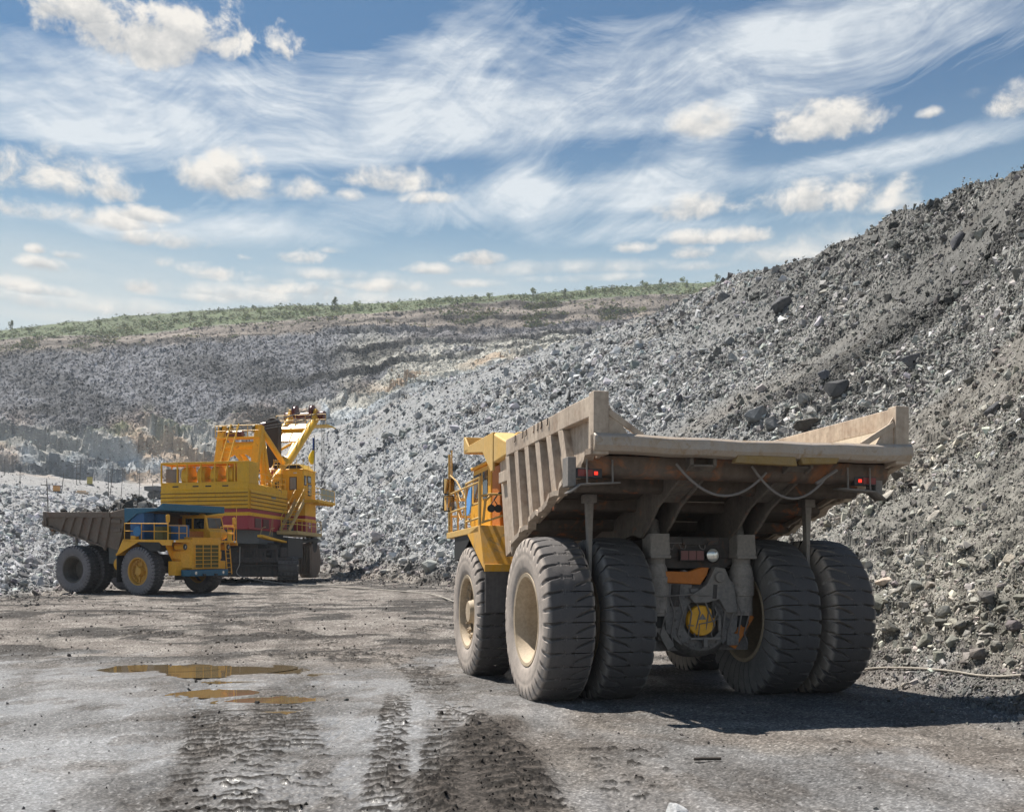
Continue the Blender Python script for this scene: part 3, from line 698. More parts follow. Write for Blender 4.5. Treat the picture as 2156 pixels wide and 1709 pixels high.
# smooth normals for stone bedding
def scatter(name, mask, count, kmin, kmax, power, mat, label, smin=.03, smax=4., sink=.25, bright=(.6, 2.9), colmul=1., dens=None):
    w = scr * mask
    if dens is not None: w = w * dens
    w = w.ravel(); cdf = np.cumsum(w); n = count
    pick = np.searchsorted(cdf, RNG.uniform(0, cdf[-1], n)); pick = np.clip(pick, 0, len(w) - 1)
    i, j = np.unravel_index(pick, scr.shape)
    a, b = RNG.uniform(0, 1, n)[:, None], RNG.uniform(0, 1, n)[:, None]
    pos = cellP[i, j] + d1[i, j] * a + d2[i, j] * b
    u = RNG.uniform(0, 1, n); k = (kmin ** -power + u * (kmax ** -power - kmin ** -power)) ** (-1 / power)
    s = np.clip(k * .00103 * dist[i, j], smin, smax)
    base = C2[i, j] * colmul * (bright[0] + (bright[1] - bright[0]) * RNG.uniform(0, 1, n) ** 1.4)[:, None] * RNG.normal(1, .03, (n, 3))
    q = RNG.normal(size=(n, 4)); q[:, 0] += 1.2; q /= np.linalg.norm(q, axis=1)[:, None]
    w_, x, y, z = q.T
    Rm = np.stack([1 - 2 * (y * y + z * z), 2 * (x * y - z * w_), 2 * (x * z + y * w_), 2 * (x * y + z * w_), 1 - 2 * (x * x + z * z), 2 * (y * z - x * w_), 2 * (x * z - y * w_), 2 * (y * z + x * w_), 1 - 2 * (x * x + y * y)], 1).reshape(n, 3, 3)
    kind = RNG.integers(0, len(PROTO), n); VV, FF, CC = [], [], []; off = 0
    pos[:, 2] += s * (.5 - sink) * .5
    for p, (pv, pf) in enumerate(PROTO):
        m = np.nonzero(kind == p)[0]
        if not len(m): continue
        v = np.einsum('nij,kj->nki', Rm[m], pv) * s[m][:, None, None] + pos[m][:, None, :]
        VV.append(v.reshape(-1, 3)); FF.append((pf[None] + (np.arange(len(m)) * len(pv))[:, None, None] + off).reshape(-1, 3))
        CC.append(np.repeat(base[m], len(pv), 0)); off += len(m) * len(pv)
    me = np_mesh(name, np.concatenate(VV), np.concatenate(FF), mat, False, np.clip(np.concatenate(CC), .01, .62))
    return tag(link(name, me), label, 'rubble', None, 'stuff')
zr = zone[:-1, :-1]
nearm = ((zr >= 1) & (zr <= 3)).astype(float); chk = chunk[:-1, :-1]
rr = right[:-1, :-1] > .5
scatter('rock_rubble', nearm * rr, 280000, 1.35, 14, 2.35, M['heap'], 'grey broken rock covering the tall heap on the right', dens=.5 + chk)
scatter('hillside_rubble', nearm * ~rr, 70000, 1.4, 13, 2.15, M['heap'], 'pale broken rock spread over the hillside behind the blue and yellow truck', dens=.3 + chk, colmul=.86)
scatter('wall_rubble', ((zr >= 5) & (zr <= 8)).astype(float) * (.15 + rb[:-1, :-1] + .25 * cl[:-1, :-1] + .3 * stp[:-1, :-1]), 80000, 1.0, 4.2, 2.4, M['wall'], 'dark broken rock on the benches of the far pit wall', smax=3.2, bright=(.45, 2.2))
# stones strewn on the floor along the toe of the slopes, and clods in the tyre prints
ft = sstep(.80, .99, Y2[:-1, :-1] / KYa[0][None, :-1]) * (zr == 0)
scatter('toe_rubble', ft, 7000, 1.3, 10, 2.2, M['heap'], 'small stones strewn on the quarry floor at the foot of the slopes', smax=.5, bright=(1.2, 2.2))
clod = np.zeros(Y2.shape); clod[sub] = trk_h * .25 + tongue * .30 + .06 + .22 * dryband * sstep(70, 40, Ys)
scatter('mud_clods', (clod * (Y2 < 60))[:-1, :-1] * (zr == 0), 9000, 1.1, 7, 2.3, M['floor'], 'clods of dark mud and grit on the wheel-rutted floor', smax=.16, smin=.012, bright=(.35, 1.1))
o = bpy.data.objects['mud_clods']; 
a_ = o.data.attributes.new('Rough', 'FLOAT', 'POINT'); a_.data.foreach_set('value', np.full(len(o.data.vertices), .9, np.float32))

# puddles --------------------------------------------------------------
m, t, b = new_mat('muddy water'); b.inputs['Base Color'].default_value = (.14, .105, .06, 1); b.inputs['Roughness'].default_value = .03; b.inputs['IOR'].default_value = 1.33; b.inputs['Specular IOR Level'].default_value = .9
co = t.node('ShaderNodeTexCoord').outputs['Object']; t.put(b.inputs['Normal'], t.bump(t.noise(co, 2.2, 3, .5), .05, .01)); M['water'] = m
for px, py, ax, ay, nm in PUDDLES:
    rs = np.random.default_rng(ord(nm)); n = 40; ph = rs.uniform(0, 6.28, 3)
    z0 = -.010 - .004 * (ord(nm) - 97) + float(np.mean(floor_z(np.array([py]))))
    vs = [(px, py, z0)]
    for i in range(n):
        th = 2 * math.pi * i / n; r = 1.28 * (1 + .12 * math.sin(2 * th + ph[0]) + .08 * math.sin(3 * th + ph[1]))
        vs.append((px + ax * r * math.cos(th), py + ay * r * math.sin(th), z0))
    pb = MB(); pb.add(vs, [(0, 1 + i, 1 + (i + 1) % n) for i in range(n)])
    tag(pb.build('puddle', M['water'], smooth=0), kind='structure')

# ------------------------------------------------------------------ camera, sun, sky
cam = bpy.data.cameras.new('camera'); co_ = bpy.data.objects.new('camera', cam); COL.objects.link(co_); SC.camera = co_
co_.location = (0, 0, CAM_H); co_.rotation_euler = (R(90), 0, 0)
cam.sensor_fit = 'HORIZONTAL'; cam.sensor_width = 36; cam.lens = 36 * F_PX / W_PX
cam.shift_y = (HOR - H_PX / 2) / W_PX; cam.clip_end = 6000; cam.clip_start = .1
SUN_DIR = Vector((-.408, .368, 1.0)).normalized()               # towards the sun, from the big truck's own shadow
sl = bpy.data.lights.new('sun', 'SUN'); sl.energy = SUN_E; sl.angle = R(.55); sl.color = (1, .94, .85)
so = bpy.data.objects.new('sun', sl); COL.objects.link(so); so.rotation_euler = SUN_DIR.to_track_quat('Z', 'Y').to_euler(); so.location = (-60, 60, 150)

world = bpy.data.worlds.new('World'); SC.world = world; world.use_nodes = True
t = NT(world.node_tree); t.n.clear()
out = t.node('ShaderNodeOutputWorld'); bg = t.node('ShaderNodeBackground'); t.l.new(bg.outputs[0], out.inputs[0])
sky = t.node('ShaderNodeTexSky', sky_type='NISHITA', sun_disc=False)
sky.sun_elevation = math.asin(SUN_DIR.z); sky.sun_rotation = math.atan2(SUN_DIR.x, SUN_DIR.y)
sky.air_density = 1.0; sky.dust_density = .6; sky.ozone_density = 1.6; sky.altitude = 100
d = t.node('ShaderNodeTexCoord').outputs['Generated']; dx, dy, dz_ = t.xyz(d)
az = t.math('ARCTAN2', dx, dy); el = t.math('ARCSINE', dz_)
def A(u, v): a = math.atan((u - U0) / F_PX); return a, math.atan((HOR - v) / F_PX * math.cos(a))
skyc = t.mix(1., sky.outputs[0], (SKY_MUL[0], SKY_MUL[1], SKY_MUL[2]), 'MULTIPLY')
# a paler, hazy band low down
pale_b = t.mapr(el, .17, .46, .78, .0, True)
skyc = t.mix(pale_b, skyc, (PALE[0], PALE[1], PALE[2]))
# cirrus: fibrous noise drawn out along the wind and bent by a slow warp
v2 = t.comb(az, el, 0.)
warp = t.node('ShaderNodeTexNoise'); t.put(warp.inputs['Vector'], v2); warp.inputs['Scale'].default_value = 2.6; warp.inputs['Detail'].default_value = 2
warp2 = t.node('ShaderNodeTexNoise'); t.put(warp2.inputs['Vector'], v2); warp2.inputs['Scale'].default_value = 14.; warp2.inputs['Detail'].default_value = 4
wx, wy, _ = t.xyz(warp.outputs['Color']); ux, uy, _ = t.xyz(warp2.outputs['Color'])
azw = t.math('ADD', az, t.math('ADD', t.math('MULTIPLY', t.math('SUBTRACT', wx, .5), .5), t.math('MULTIPLY', t.math('SUBTRACT', ux, .5), .045)))
elw = t.math('ADD', el, t.math('ADD', t.math('MULTIPLY', t.math('SUBTRACT', wy, .5), .13), t.math('MULTIPLY', t.math('SUBTRACT', uy, .5), .010)))
def streak(rot, fx, fy, seed, det, rgh):
    ca, sa = math.cos(rot), math.sin(rot)
    sx = t.math('ADD', t.math('MULTIPLY', azw, ca), t.math('MULTIPLY', elw, sa)); sy = t.math('SUBTRACT', t.math('MULTIPLY', elw, ca), t.math('MULTIPLY', azw, sa))
    return t.noise(t.comb(t.math('MULTIPLY', sx, fx), t.math('MULTIPLY', sy, fy), seed), 1.0, det, rgh, .15)
fib = streak(.10, 3.0, 26., 0., 12, .68)            # long, nearly level strands
fib2 = streak(.55, 5., 46., 3., 11, .70)               # combed-up feathers
body = t.noise(t.comb(t.math('MULTIPLY', azw, 3.6), t.math('MULTIPLY', elw, 9.), 7.), 1.0, 7, .6, .2)
BANDS = [((1250, 190), 820, 62, .10, .95), ((1900, 120), 480, 60, .16, .62), ((250, 215), 400, 85, -.04, .80), ((980, 60), 320, 60, .6, .62), ((660, 200), 420, 55, .0, .45), ((860, 455), 560, 38, .10, .85), ((1420, 370), 130, 45, .45, .8),
         ((1100, 400), 80, 55, -.9, .7), ((1960, 318), 260, 32, .12, .85), ((1750, 345), 420, 22, .05, .6), ((870, 322), 120, 20, .15, .85), ((600, 300), 280, 30, .25, .6), ((1500, 45), 700, 40, .05, .55), ((120, 285), 260, 26, .0, .5), ((1700, 455), 520, 20, .03, .65), ((300, 475), 420, 28, 0, .6), ((1350, 262), 420, 18, .02, .45)]
band = None
for (u, v), hu, hv, tl_, wgt in BANDS:
    a0, e0 = A(u, v); da = t.math('SUBTRACT', az, a0); de = t.math('SUBTRACT', el, e0)
    ct, st = math.cos(tl_), math.sin(tl_)
    p = t.math('MULTIPLY', t.math('ADD', t.math('MULTIPLY', da, ct), t.math('MULTIPLY', de, st)), F_PX / hu); q = t.math('MULTIPLY', t.math('SUBTRACT', t.math('MULTIPLY', de, ct), t.math('MULTIPLY', da, st)), F_PX / hv)
    r2 = t.math('ADD', t.math('MULTIPLY', p, p), t.math('MULTIPLY', q, q))
    g = t.math('MULTIPLY', t.math('EXPONENT', t.math('MULTIPLY', r2, -.75)), wgt)
    band = g if band is None else t.math('ADD', band, g)
fib3 = streak(-.35, 7., 60., 5., 11, .70)
sel = t.mapr(t.noise(v2, 5.5, 4, .55), .42, .60, 0., 1., True)
fx = t.mix(sel, fib2, fib3)
fb = t.math('ADD', t.math('MULTIPLY', fib, .52), t.math('MULTIPLY', fx, .48))
pat = t.mapr(t.noise(t.comb(t.math('MULTIPLY', az, 11.), t.math('MULTIPLY', el, 20.), 9.), 1.0, 6, .62, .4), .34, .60, .42, 1.12)
thr = t.math('SUBTRACT', .63, t.math('MULTIPLY', t.math('MINIMUM', band, 1.1), .285))      # where a band is strong, more of the strands show
cir = t.math('MULTIPLY', t.math('SUBTRACT', t.math('ADD', t.math('MULTIPLY', fb, .82), t.math('MULTIPLY', body, .18)), thr), 4.6, clamp=True)
cir = t.math('MULTIPLY', t.math('POWER', cir, 1.1), pat, clamp=True)
skyc = t.mix(t.math('MULTIPLY', cir, .86), skyc, (CIR[0], CIR[1], CIR[2]))
veil = t.math('MULTIPLY', t.mapr(el, .235, .34, 1., 0., True), t.mapr(t.noise(t.comb(t.math('MULTIPLY', az, 5.), t.math('MULTIPLY', el, 26.), 2.), 1.0, 6, .6, .2), .25, .62, .35, 1.))
skyc = t.mix(t.math('MULTIPLY', veil, .92), skyc, (VEIL[0], VEIL[1], VEIL[2]))
# cumulus: puffs with ragged tops and flat grey bases
n1 = t.noise(t.comb(az, t.math('MULTIPLY', el, 1.25), 1.), 26., 9, .62, .25); n1s = t.noise(t.comb(t.math('ADD', az, -.008), t.math('ADD', t.math('MULTIPLY', el, 1.25), .016), 1.), 26., 9, .62, .25)
n3 = t.noise(t.comb(az, t.math('MULTIPLY', el, 1.25), 4.), 9., 4, .5)
nn = t.math('ADD', t.math('MULTIPLY', t.math('SUBTRACT', n1, .5), 3.6), t.math('MULTIPLY', t.math('SUBTRACT', n3, .5), 2.2))
PUFFS = [(560, 622, 300, 22, .55), (150, 640, 260, 20, .45), (1200, 565, 260, 16, .4), (700, 580, 160, 14, .5), (1640, 540, 160, 24, .5), (40, 600, 60, 16, .7), (1280, 585, 90, 10, .5), (330, 72, 190, 70, 1.6), (215, 30, 110, 50, 1.4), (420, 95, 90, 40, 1.3), (95, 372, 150, 48, 1), (200, 398, 80, 26, .9), (450, 365, 80, 52, 1), (520, 395, 70, 30, .9), (630, 405, 60, 26, .85), (735, 412, 30, 14, .6), (845, 382, 125, 27, .85), (915, 420, 62, 17, .9), (150, 455, 155, 24, .85), (300, 455, 60, 18, .8), (365, 510, 95, 20, .85),
         (90, 560, 50, 16, .9), (75, 525, 18, 10, .8), (150, 540, 35, 9, .7), (450, 572, 90, 24, 1), (345, 553, 25, 13, .8), (630, 540, 60, 20, .95), (690, 528, 32, 8, .5), (300, 605, 45, 17, .9), (510, 545, 22, 9, .7), (1490, 262, 70, 33, .8), (1720, 260, 125, 38, 1), (1957, 240, 25, 11, .8), (2125, 215, 48, 32, .95),
         (1455, 440, 82, 26, .85), (1750, 418, 150, 38, 1), (1860, 430, 60, 25, .7), (1330, 523, 45, 14, .85), (1530, 500, 110, 18, .9), (1465, 535, 55, 15, .8), (1480, 560, 80, 12, .5), (1010, 545, 62, 18, 1), (900, 568, 60, 14, .8), (620, 612, 120, 17, .85), (560, 590, 70, 12, .6), (800, 602, 100, 17, .8), (95, 612, 75, 15, .85), (2050, 200, 28, 12, .4), (1750, 515, 130, 42, .45), (1180, 590, 70, 10, .5), (420, 625, 70, 12, .5), (990, 598, 60, 9, .5)]
gp = bpy.data.node_groups.new('puff', 'ShaderNodeTree')
for nme in ('az', 'el', 'nn', 'a0', 'e0', 'ia', 'ie', 'w', 'F0', 'S0'): gp.interface.new_socket(nme, in_out='INPUT', socket_type='NodeSocketFloat')
for nme in ('F', 'S'): gp.interface.new_socket(nme, in_out='OUTPUT', socket_type='NodeSocketFloat')
g_t = NT(gp); gi = g_t.node('NodeGroupInput'); go = g_t.node('NodeGroupOutput'); I = gi.outputs
pa = g_t.math('MULTIPLY', g_t.math('SUBTRACT', I['az'], I['a0']), I['ia']); pe0 = g_t.math('MULTIPLY', g_t.math('SUBTRACT', I['el'], I['e0']), I['ie'])
pe = g_t.math('MULTIPLY', pe0, g_t.math('ADD', 1., g_t.math('MULTIPLY', g_t.math('LESS_THAN', pe0, 0.), .45)))
rr2 = g_t.math('ADD', g_t.math('MULTIPLY', pa, pa), g_t.math('MULTIPLY', pe, pe))
ff = g_t.math('MULTIPLY', g_t.math('SUBTRACT', g_t.math('ADD', .85, I['nn']), rr2), I['w'])
better = g_t.math('GREATER_THAN', ff, I['F0'])
g_t.put(go.inputs['F'], g_t.math('MAXIMUM', ff, I['F0']))
g_t.put(go.inputs['S'], g_t.math('ADD', g_t.math('MULTIPLY', better, pe0), g_t.math('MULTIPLY', g_t.math('SUBTRACT', 1., better), I['S0'])))
Fv, Sv = -9., 0.
for u, v, hu, hv, wgt in PUFFS:
    a0, e0 = A(u, v); n = t.node('ShaderNodeGroup'); n.node_tree = gp
    for nme, val in zip(('az', 'el', 'nn', 'a0', 'e0', 'ia', 'ie', 'w', 'F0', 'S0'), (az, el, nn, a0, e0, F_PX / hu / 1.2, F_PX / hv / 1.22, wgt, Fv, Sv)): t.put(n.inputs[nme], val)
    Fv, Sv = n.outputs['F'], n.outputs['S']
dens = t.mapr(Fv, -.15, .95, 0, 1, True)
relief = t.math('MULTIPLY', t.math('SUBTRACT', n1, n1s), 3.2)
shade = t.math('ADD', t.math('ADD', t.mapr(Sv, -.65, .55, 0., .80, True), relief), t.mapr(Fv, .2, 1.4, .22, -.08), clamp=True)
ccol = t.mix(shade, CU_LO, CU_HI)
skyc = t.mix(t.math('MULTIPLY', dens, .97), skyc, ccol)
# below the horizon: quarry-coloured ground light
skyc = t.mix(t.mapr(el, -.02, .02, 1, 0), skyc, (1.2, 1.1, 1.0))
t.put(bg.inputs['Color'], skyc); bg.inputs['Strength'].default_value = SKY_STR
world.cycles.sampling_method = 'MANUAL'; world.cycles.sample_map_resolution = 512
SC.view_settings.view_transform = 'Standard'; SC.view_settings.look = 'None'; SC.view_settings.exposure = EXPO; SC.view_settings.gamma = 1
# ------------------------------------------------------------------ haul truck (x right, y forward, z up; origin on the ground under the rear axle)
TR, TW, AX = 1.53, .92, 1.47
XO, XI, XF, WB = 2.78, 1.634, 2.742, 5.32

def tyre_mesh(name, mat, lug=35, depth=.078, gw=.088, worn=True, na=1120, side=1):
    """one tyre, axis along x, outboard face towards +x"""
    # profile from inboard bead over the tread to the outboard bead: (x, r)
    pts = [(-.40, .86), (-.43, .90), (-.455, 1.00), (-.462, 1.10), (-.470, 1.17), (-.462, 1.20), (-.470, 1.23), (-.462, 1.34), (-.452, 1.40), (-.44, 1.445), (-.425, 1.475), (-.40, 1.497), (-.36, 1.512)]
    nx = 40
    mid = [(x, 1.512 + .018 * (1 - (x / .36) ** 2)) for x in np.linspace(-.34, .34, nx)]
    prof = np.array(pts + mid + [(-x, r) for x, r in pts[::-1]])
    nb = len(prof); th = np.linspace(0, 2 * math.pi, na, endpoint=False)
    TH, X = np.meshgrid(th, prof[:, 0], indexing='ij'); RR = np.broadcast_to(prof[:, 1], TH.shape).copy()
    a = TH / (2 * math.pi) * lug; s = X / .46
    if worn:
        # thin curved grooves running in from both shoulders, staggered, plus worn zig-zag sipes down the middle
        left = s < -.10; right_ = s > .30
        gl = a + .16 * np.clip(-s, 0, 1) ** 2 * 3 - .30 * np.clip(s + .7, 0, 1) ** 2 * 2
        gr = a + .5 + .10 * np.clip(s, 0, 1) - .42 * np.clip(s - .3, 0, 1)
        dl = np.abs(((gl + .5) % 1) - .5); dr = np.abs(((gr + .5) % 1) - .5)
        wl = gw * (1.0 + 1.1 * sstep(-.6, -1.0, s)) * sstep(-.06, -.35, s); wr = gw * (1.0 + 1.1 * sstep(.6, 1.0, s)) * sstep(.28, .5, s)
        g = np.maximum(sstep(wl, wl * .45, dl) * left, sstep(wr, wr * .45, dr) * right_)
        zz = a + .5 + .06 * np.sin(s * 60); sip = sstep(.034, .012, np.abs(((zz + .5) % 1) - .5)) * (s > -.16) * (s < .30)
        sv = (sstep(.03, .01, np.abs(s + .14)) + sstep(.03, .01, np.abs(s - .30))) * (np.abs(((a + .5 + .5) % 1) - .5) < .16)
        g = np.maximum(g, .28 * np.maximum(sip, sv))
        wob = vnoise(TH * 9 + 3, X * 9, 7) * .012
    else:
        # fresh rock lugs: broad bars meeting in a centre zig-zag
        q = a + .42 * np.abs(s) + .5 * (s > 0); dl = np.abs(((q + .5) % 1) - .5)
        w = .10 + .08 * sstep(.5, 1.0, np.abs(s)); g = sstep(w, w * .6, dl) * sstep(.02, .2, np.abs(s)); wob = 0
    RR = RR - g * depth * sstep(1.335, 1.43, RR) + wob * sstep(1.40, 1.5, RR)
    XX = X * (1 - .03 * g * (np.abs(s) > .9) * sstep(1.36, 1.43, np.broadcast_to(prof[:, 1], X.shape)))
    V = np.stack([XX, RR * np.cos(TH), RR * np.sin(TH)], -1)
    if side < 0: V[..., 0] *= -1
    V[..., 2] = np.maximum(V[..., 2], -AX - .012)                        # flattened where it bears on the ground
    ii = np.arange(na * nb).reshape(na, nb); nxt = np.roll(ii, -1, 0)
    Q = np.stack([ii[:, :-1], nxt[:, :-1], nxt[:, 1:], ii[:, 1:]], -1).reshape(-1, 4)
    if side < 0: Q = Q[:, ::-1]
    return np_mesh(name, V.reshape(-1, 3), Q, mat, True)

TYRE_WORN = {s: tyre_mesh('tyre_worn', M['tyre'], side=s) for s in (1, -1)}
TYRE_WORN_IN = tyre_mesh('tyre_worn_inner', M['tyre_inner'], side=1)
TYRE_NEW = {s: tyre_mesh('tyre_lugged', M['tyre_dark'], 40, .11, .06, False, 800, s) for s in (1, -1)}

def wheel(root, x, y, sgn, style, front, worn, inner=False, steer=0, roll=0):
    """wheel part = rim; children: tyre, hub, wheel nuts. sgn: side the dish faces"""
    rim = MB(); s = sgn
    mat = M[{'tan': 'rim_tan', 'yellow': 'rim_yellow', 'dark': 'rim_dark'}[style]]
    if front:
        rim.lathe([(s * .40, .875), (s * .43, .865), (s * .42, .80), (s * .36, .775), (s * .30, .765), (s * .16, .75), (s * .15, .60), (s * .10, .585), (s * .10, .02)], axis='x', n=48)
        rim.lathe([(s * .22, .735), (s * .245, .72), (s * .245, .66), (s * .20, .645)], axis='x', n=48)
    else:
        rim.lathe([(s * .40, .875), (s * .43, .865), (s * .42, .80), (s * .36, .775), (s * .24, .70), (s * .15, .685), (s * -.30, .63), (s * -.38, .60), (s * -.38, .05)], axis='x', n=48)
    rim.lathe([(-s * .40, .875), (-s * .43, .865), (-s * .41, .79), (-s * .30, .76), (-s * .1, .74)], axis='x', n=48)
    o = rim.build('wheel', mat, root, smooth=30); o.location = (x, y, AX); o.rotation_euler = (0, 0, steer)
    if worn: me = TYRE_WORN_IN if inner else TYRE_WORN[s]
    else: me = TYRE_NEW[s]
    ty = link('tyre', me, o); ty.rotation_euler = (0, 0, 0)
    if roll:   # turn the tread only, the flat of the contact patch stays down
        pass
    if front:
        h = MB(); h.lathe([(s * .10, .33), (s * .22, .32), (s * .30, .27), (s * .36, .26), (s * .395, .235), (s * .395, .01)], axis='x', n=28)
        for k in range(6):
            an = k * math.pi / 3 + .3; h.beam((s * .16, .27 * math.cos(an), .27 * math.sin(an)), (s * .14, .58 * math.cos(an), .58 * math.sin(an)), .10, .05, (s, 0, 0))
        h.build('hub', M['rim_tan'] if style == 'tan' else mat, o, smooth=30)
        nb_ = MB(); nb_.lathe([(s * .205, .67), (s * .235, .66), (s * .235, .64), (s * .205, .63)], axis='x', n=40)
        for k in range(16):
            an = k * math.pi / 8; c = (.655 * math.cos(an), .655 * math.sin(an))
            for e in (-.055, .055):
                ca_, sa_ = math.cos(an + e), math.sin(an + e)
                nb_.cyl((s * .22, .655 * ca_, .655 * sa_), (s * .31, .655 * ca_, .655 * sa_), .028, n=8)
            nb_.beam((s * .25, .57 * math.cos(an), .57 * math.sin(an)), (s * .25, .70 * math.cos(an), .70 * math.sin(an)), .09, .05, (s, 0, 0))
        nb_.build('bolt_ring', M['rim_tan'] if style == 'tan' else M['rim_yellow'], o, smooth=30)
    else:
        h = MB(); h.lathe([(-s * .38, .42), (-s * .30, .40), (-s * .28, .30), (-s * .18, .28), (-s * .17, .01)], axis='x', n=28)
        h.build('hub', M['rim_tan'] if style == 'tan' else M['rim_dark'], o, smooth=30)
    return o

def rails(mb, pts, ztop, zs, r=.026, post=None, zb=3.45):
    """hand rail through pts (x, y) with posts and bars at heights zs"""
    for z in [ztop] + list(zs): mb.tube([(x, y, z) for x, y in pts], r, 8)
    for x, y in (post or pts): mb.tube([(x, y, zb), (x, y, ztop)], r, 8)

def haul_truck(cfg, loc, rot):
    near = cfg['near']; mats = cfg['mats']
    root = thing('haul_truck', cfg['label'], 'dump truck', loc, rot, 'haul trucks in the quarry')
    bed_m, can_m, body_m, chas = M[mats['bed']], M[mats['canopy']], M[mats['body']], M['chassis']
    st = cfg.get('steer', 0)
    # --- wheels
    rs_ = cfg['rims']
    for s in (1, -1):
        wheel(root, s * XO, 0, s, rs_[0], False, near)
        wheel(root, s * XI, 0, -s, rs_[0] if near else 'dark', False, near, True)
        wheel(root, s * XF, WB, s, rs_[1], True, near, steer=st)
    # --- frame, axle, drive train
    fr = MB()
    for s in (1, -1):
        fr.prism([(-.42, 2.5), (-.42, 3.0), (.9, 3.0), (2.2, 2.55), (7.2, 2.35), (7.2, 1.65), (2.4, 1.75), (.4, 2.2), (-.5, 2.45)], 'x', s * .55, s * .78)
    fr.bb(-.95, .95, -.50, -.34, 2.62, 3.02); fr.prism([(-.95, 2.62), (.95, 2.62), (.55, 2.42), (-.55, 2.42)], 'y', -.49, -.36)
    fr.bb(-.3, .45, -.54, -.49, 2.86, 3.0); fr.bb(-.5, .5, 1.2, 1.5, 2.0, 2.6); fr.bb(-.5, .5, 6.4, 6.9, 1.7, 2.3); fr.bb(-2.2, 2.2, 5.1, 5.5, 1.3, 1.75)
    fr.build('frame', chas, root, .015)
    ax = MB(); ax.lathe([(-1.15, .42), (-.75, .56), (-.6, .62), (.6, .62), (.75, .56), (1.15, .42)], (0, 0, AX), 'x', 32, True, True)
    ax.lathe([(-.78, .40), (-.74, .58), (-.60, .70), (-.2, .74)], (0, 0, AX), 'y', 32, False, True); ax.bb(-1.05, 1.05, -.56, -.36, .88, 1.12)
    for s in (1, -1):
        ax.prism([(-.3, 1.15), (.3, 1.15), (.22, .92), (-.22, .92)], 'x', s * .75, s * 1.1)
        ax.plate([(s * .42, -.62, 1.0), (s * .72, -.62, 1.25), (s * .78, -.62, 2.05), (s * .35, -.62, 2.4), (s * .15, -.62, 2.3)][::s], .12)
    for k in range(20):
        an = k * math.pi / 10; ax.cyl((-.02 + .52 * math.cos(an), -.80, AX + .52 * math.sin(an)), (-.02 + .52 * math.cos(an), -.76, AX + .52 * math.sin(an)), .022, n=6)
    for an in (.5, 1.2, 2.0, 2.7, 3.6, 5.8): ax.beam((.42 * math.cos(an), -.74, AX + .42 * math.sin(an)), (.78 * math.cos(an), -.45, AX + .78 * math.sin(an)), .05, .09)
    ax.bb(-.25, .2, -.80, -.66, AX + .5, AX + .58); ax.cyl((.62, -.7, 1.25), (.62, -.5, 1.25), .16, n=16); ax.bb(.5, .74, -.78, -.6, .98, 1.2)
    ax.build('rear_axle', M['axle_grime'], root, .012)
    cv = MB(); cv.lathe([(-.80, .005), (-.80, .265), (-.785, .28), (-.70, .29)], (-.02, 0, AX - .02), 'y', 40)
    cvo = cv.build('axle_cover', M['yellow'], root)
    tri = MB(); tri.prism([(-.09, AX + .0), (.06, AX + .0), (-.015, AX + .11)], 'y', -.815, -.80); tri.build('warning_triangle', M['grey_steel'], cvo)
    cl = MB()
    cl.tube([(-.32, -.82, AX - .10), (-.2, -.83, AX - .11)], .010, 6); cl.tube([(.02, -.83, AX + .35), (.14, -.86, AX + .05), (.22, -.84, AX - .12)], .014, 6)
    cl.tube([(-.12, -.84, AX - .36), (-.10, -.86, AX - .08), (.12, -.86, AX - .04), (.30, -.84, AX + .02)], .011, 6)
    cl.bb(-.28, .32, -.86, -.82, AX - .37, AX - .33); cl.bb(-.02, .05, -.88, -.82, AX - .50, AX - .34); cl.bb(.29, .34, -.85, -.80, AX - .2, AX + .08)
    cl.build('cover_clamp', M['grey_steel'], cvo)
    for q, (bx, bz, bw, bh) in enumerate(((-.72, 1.35, .22, .55), (.60, 1.22, .26, .28))):
        bxm = MB(); bxm.box((bx, -.66, bz), (bw, .1, bh), (0, .12 * (1 - q), 0)); bxm.build('bracket', M['grey_steel'], root, .01)
    dm = MB(); dm.sphere((.58, -.60, AX + .12), .22, 16, (1, .8, 1)); dm.cyl((.55, -.55, AX + .3), (.5, -.5, AX + .62), .13, n=14); dm.build('brake_housing', M['grey_steel'], root)
    # A-arm links in primer orange
    orl = MB(); orl.prism([(-.95, 2.16), (-.05, 2.12), (.08, 2.30), (.12, 2.44), (-.05, 2.44), (-.28, 2.36), (-.95, 2.37)], 'y', -.80, -.66); orl.build('suspension_link', M['orange'], root, .015)
    kn = MB(); kn.prism([(-.30, 1.9), (.05, 2.12), (.22, 2.45), (.42, 2.42), (.62, 2.0), (.68, 1.6), (.45, 1.6), (.3, 1.85), (.05, 1.78), (-.2, 1.78)], 'y', -.86, -.68)
    kn.cyl((.30, -.92, 2.26), (.30, -.60, 2.26), .10, n=16); kn.build('link_bracket', M['grey_steel'], root, .012)
    dp = MB(); dp.cyl((-.55, -.70, 1.72), (-.52, -.70, 2.12), .10, n=14); dp.build('damper', M['chassis'], root)
    dp = MB(); dp.cyl((.20, -.80, 1.86), (.22, -.80, 2.12), .075, n=14); dp.cyl((.20, -.80, 1.5), (.20, -.80, 1.86), .03, n=8); dp.build('damper', M['chassis'], root)
    hs = MB()
    for k in range(11):
        x0 = -.85 + .17 * k; hs.tube([(x0, -.72, 1.9 + .1 * (k % 3)), (x0 + .1, -.82, 1.6), (x0 + .05 * (k % 2), -.78, 1.2), (x0 + .12, -.7, 1.0)], .014, 6)
    hs.tube([(-.9, -.85, 1.9), (-.3, -.9, 1.94), (.2, -.85, 1.9)], .012, 6); hs.build('hydraulic_hose', M['hose'], root)
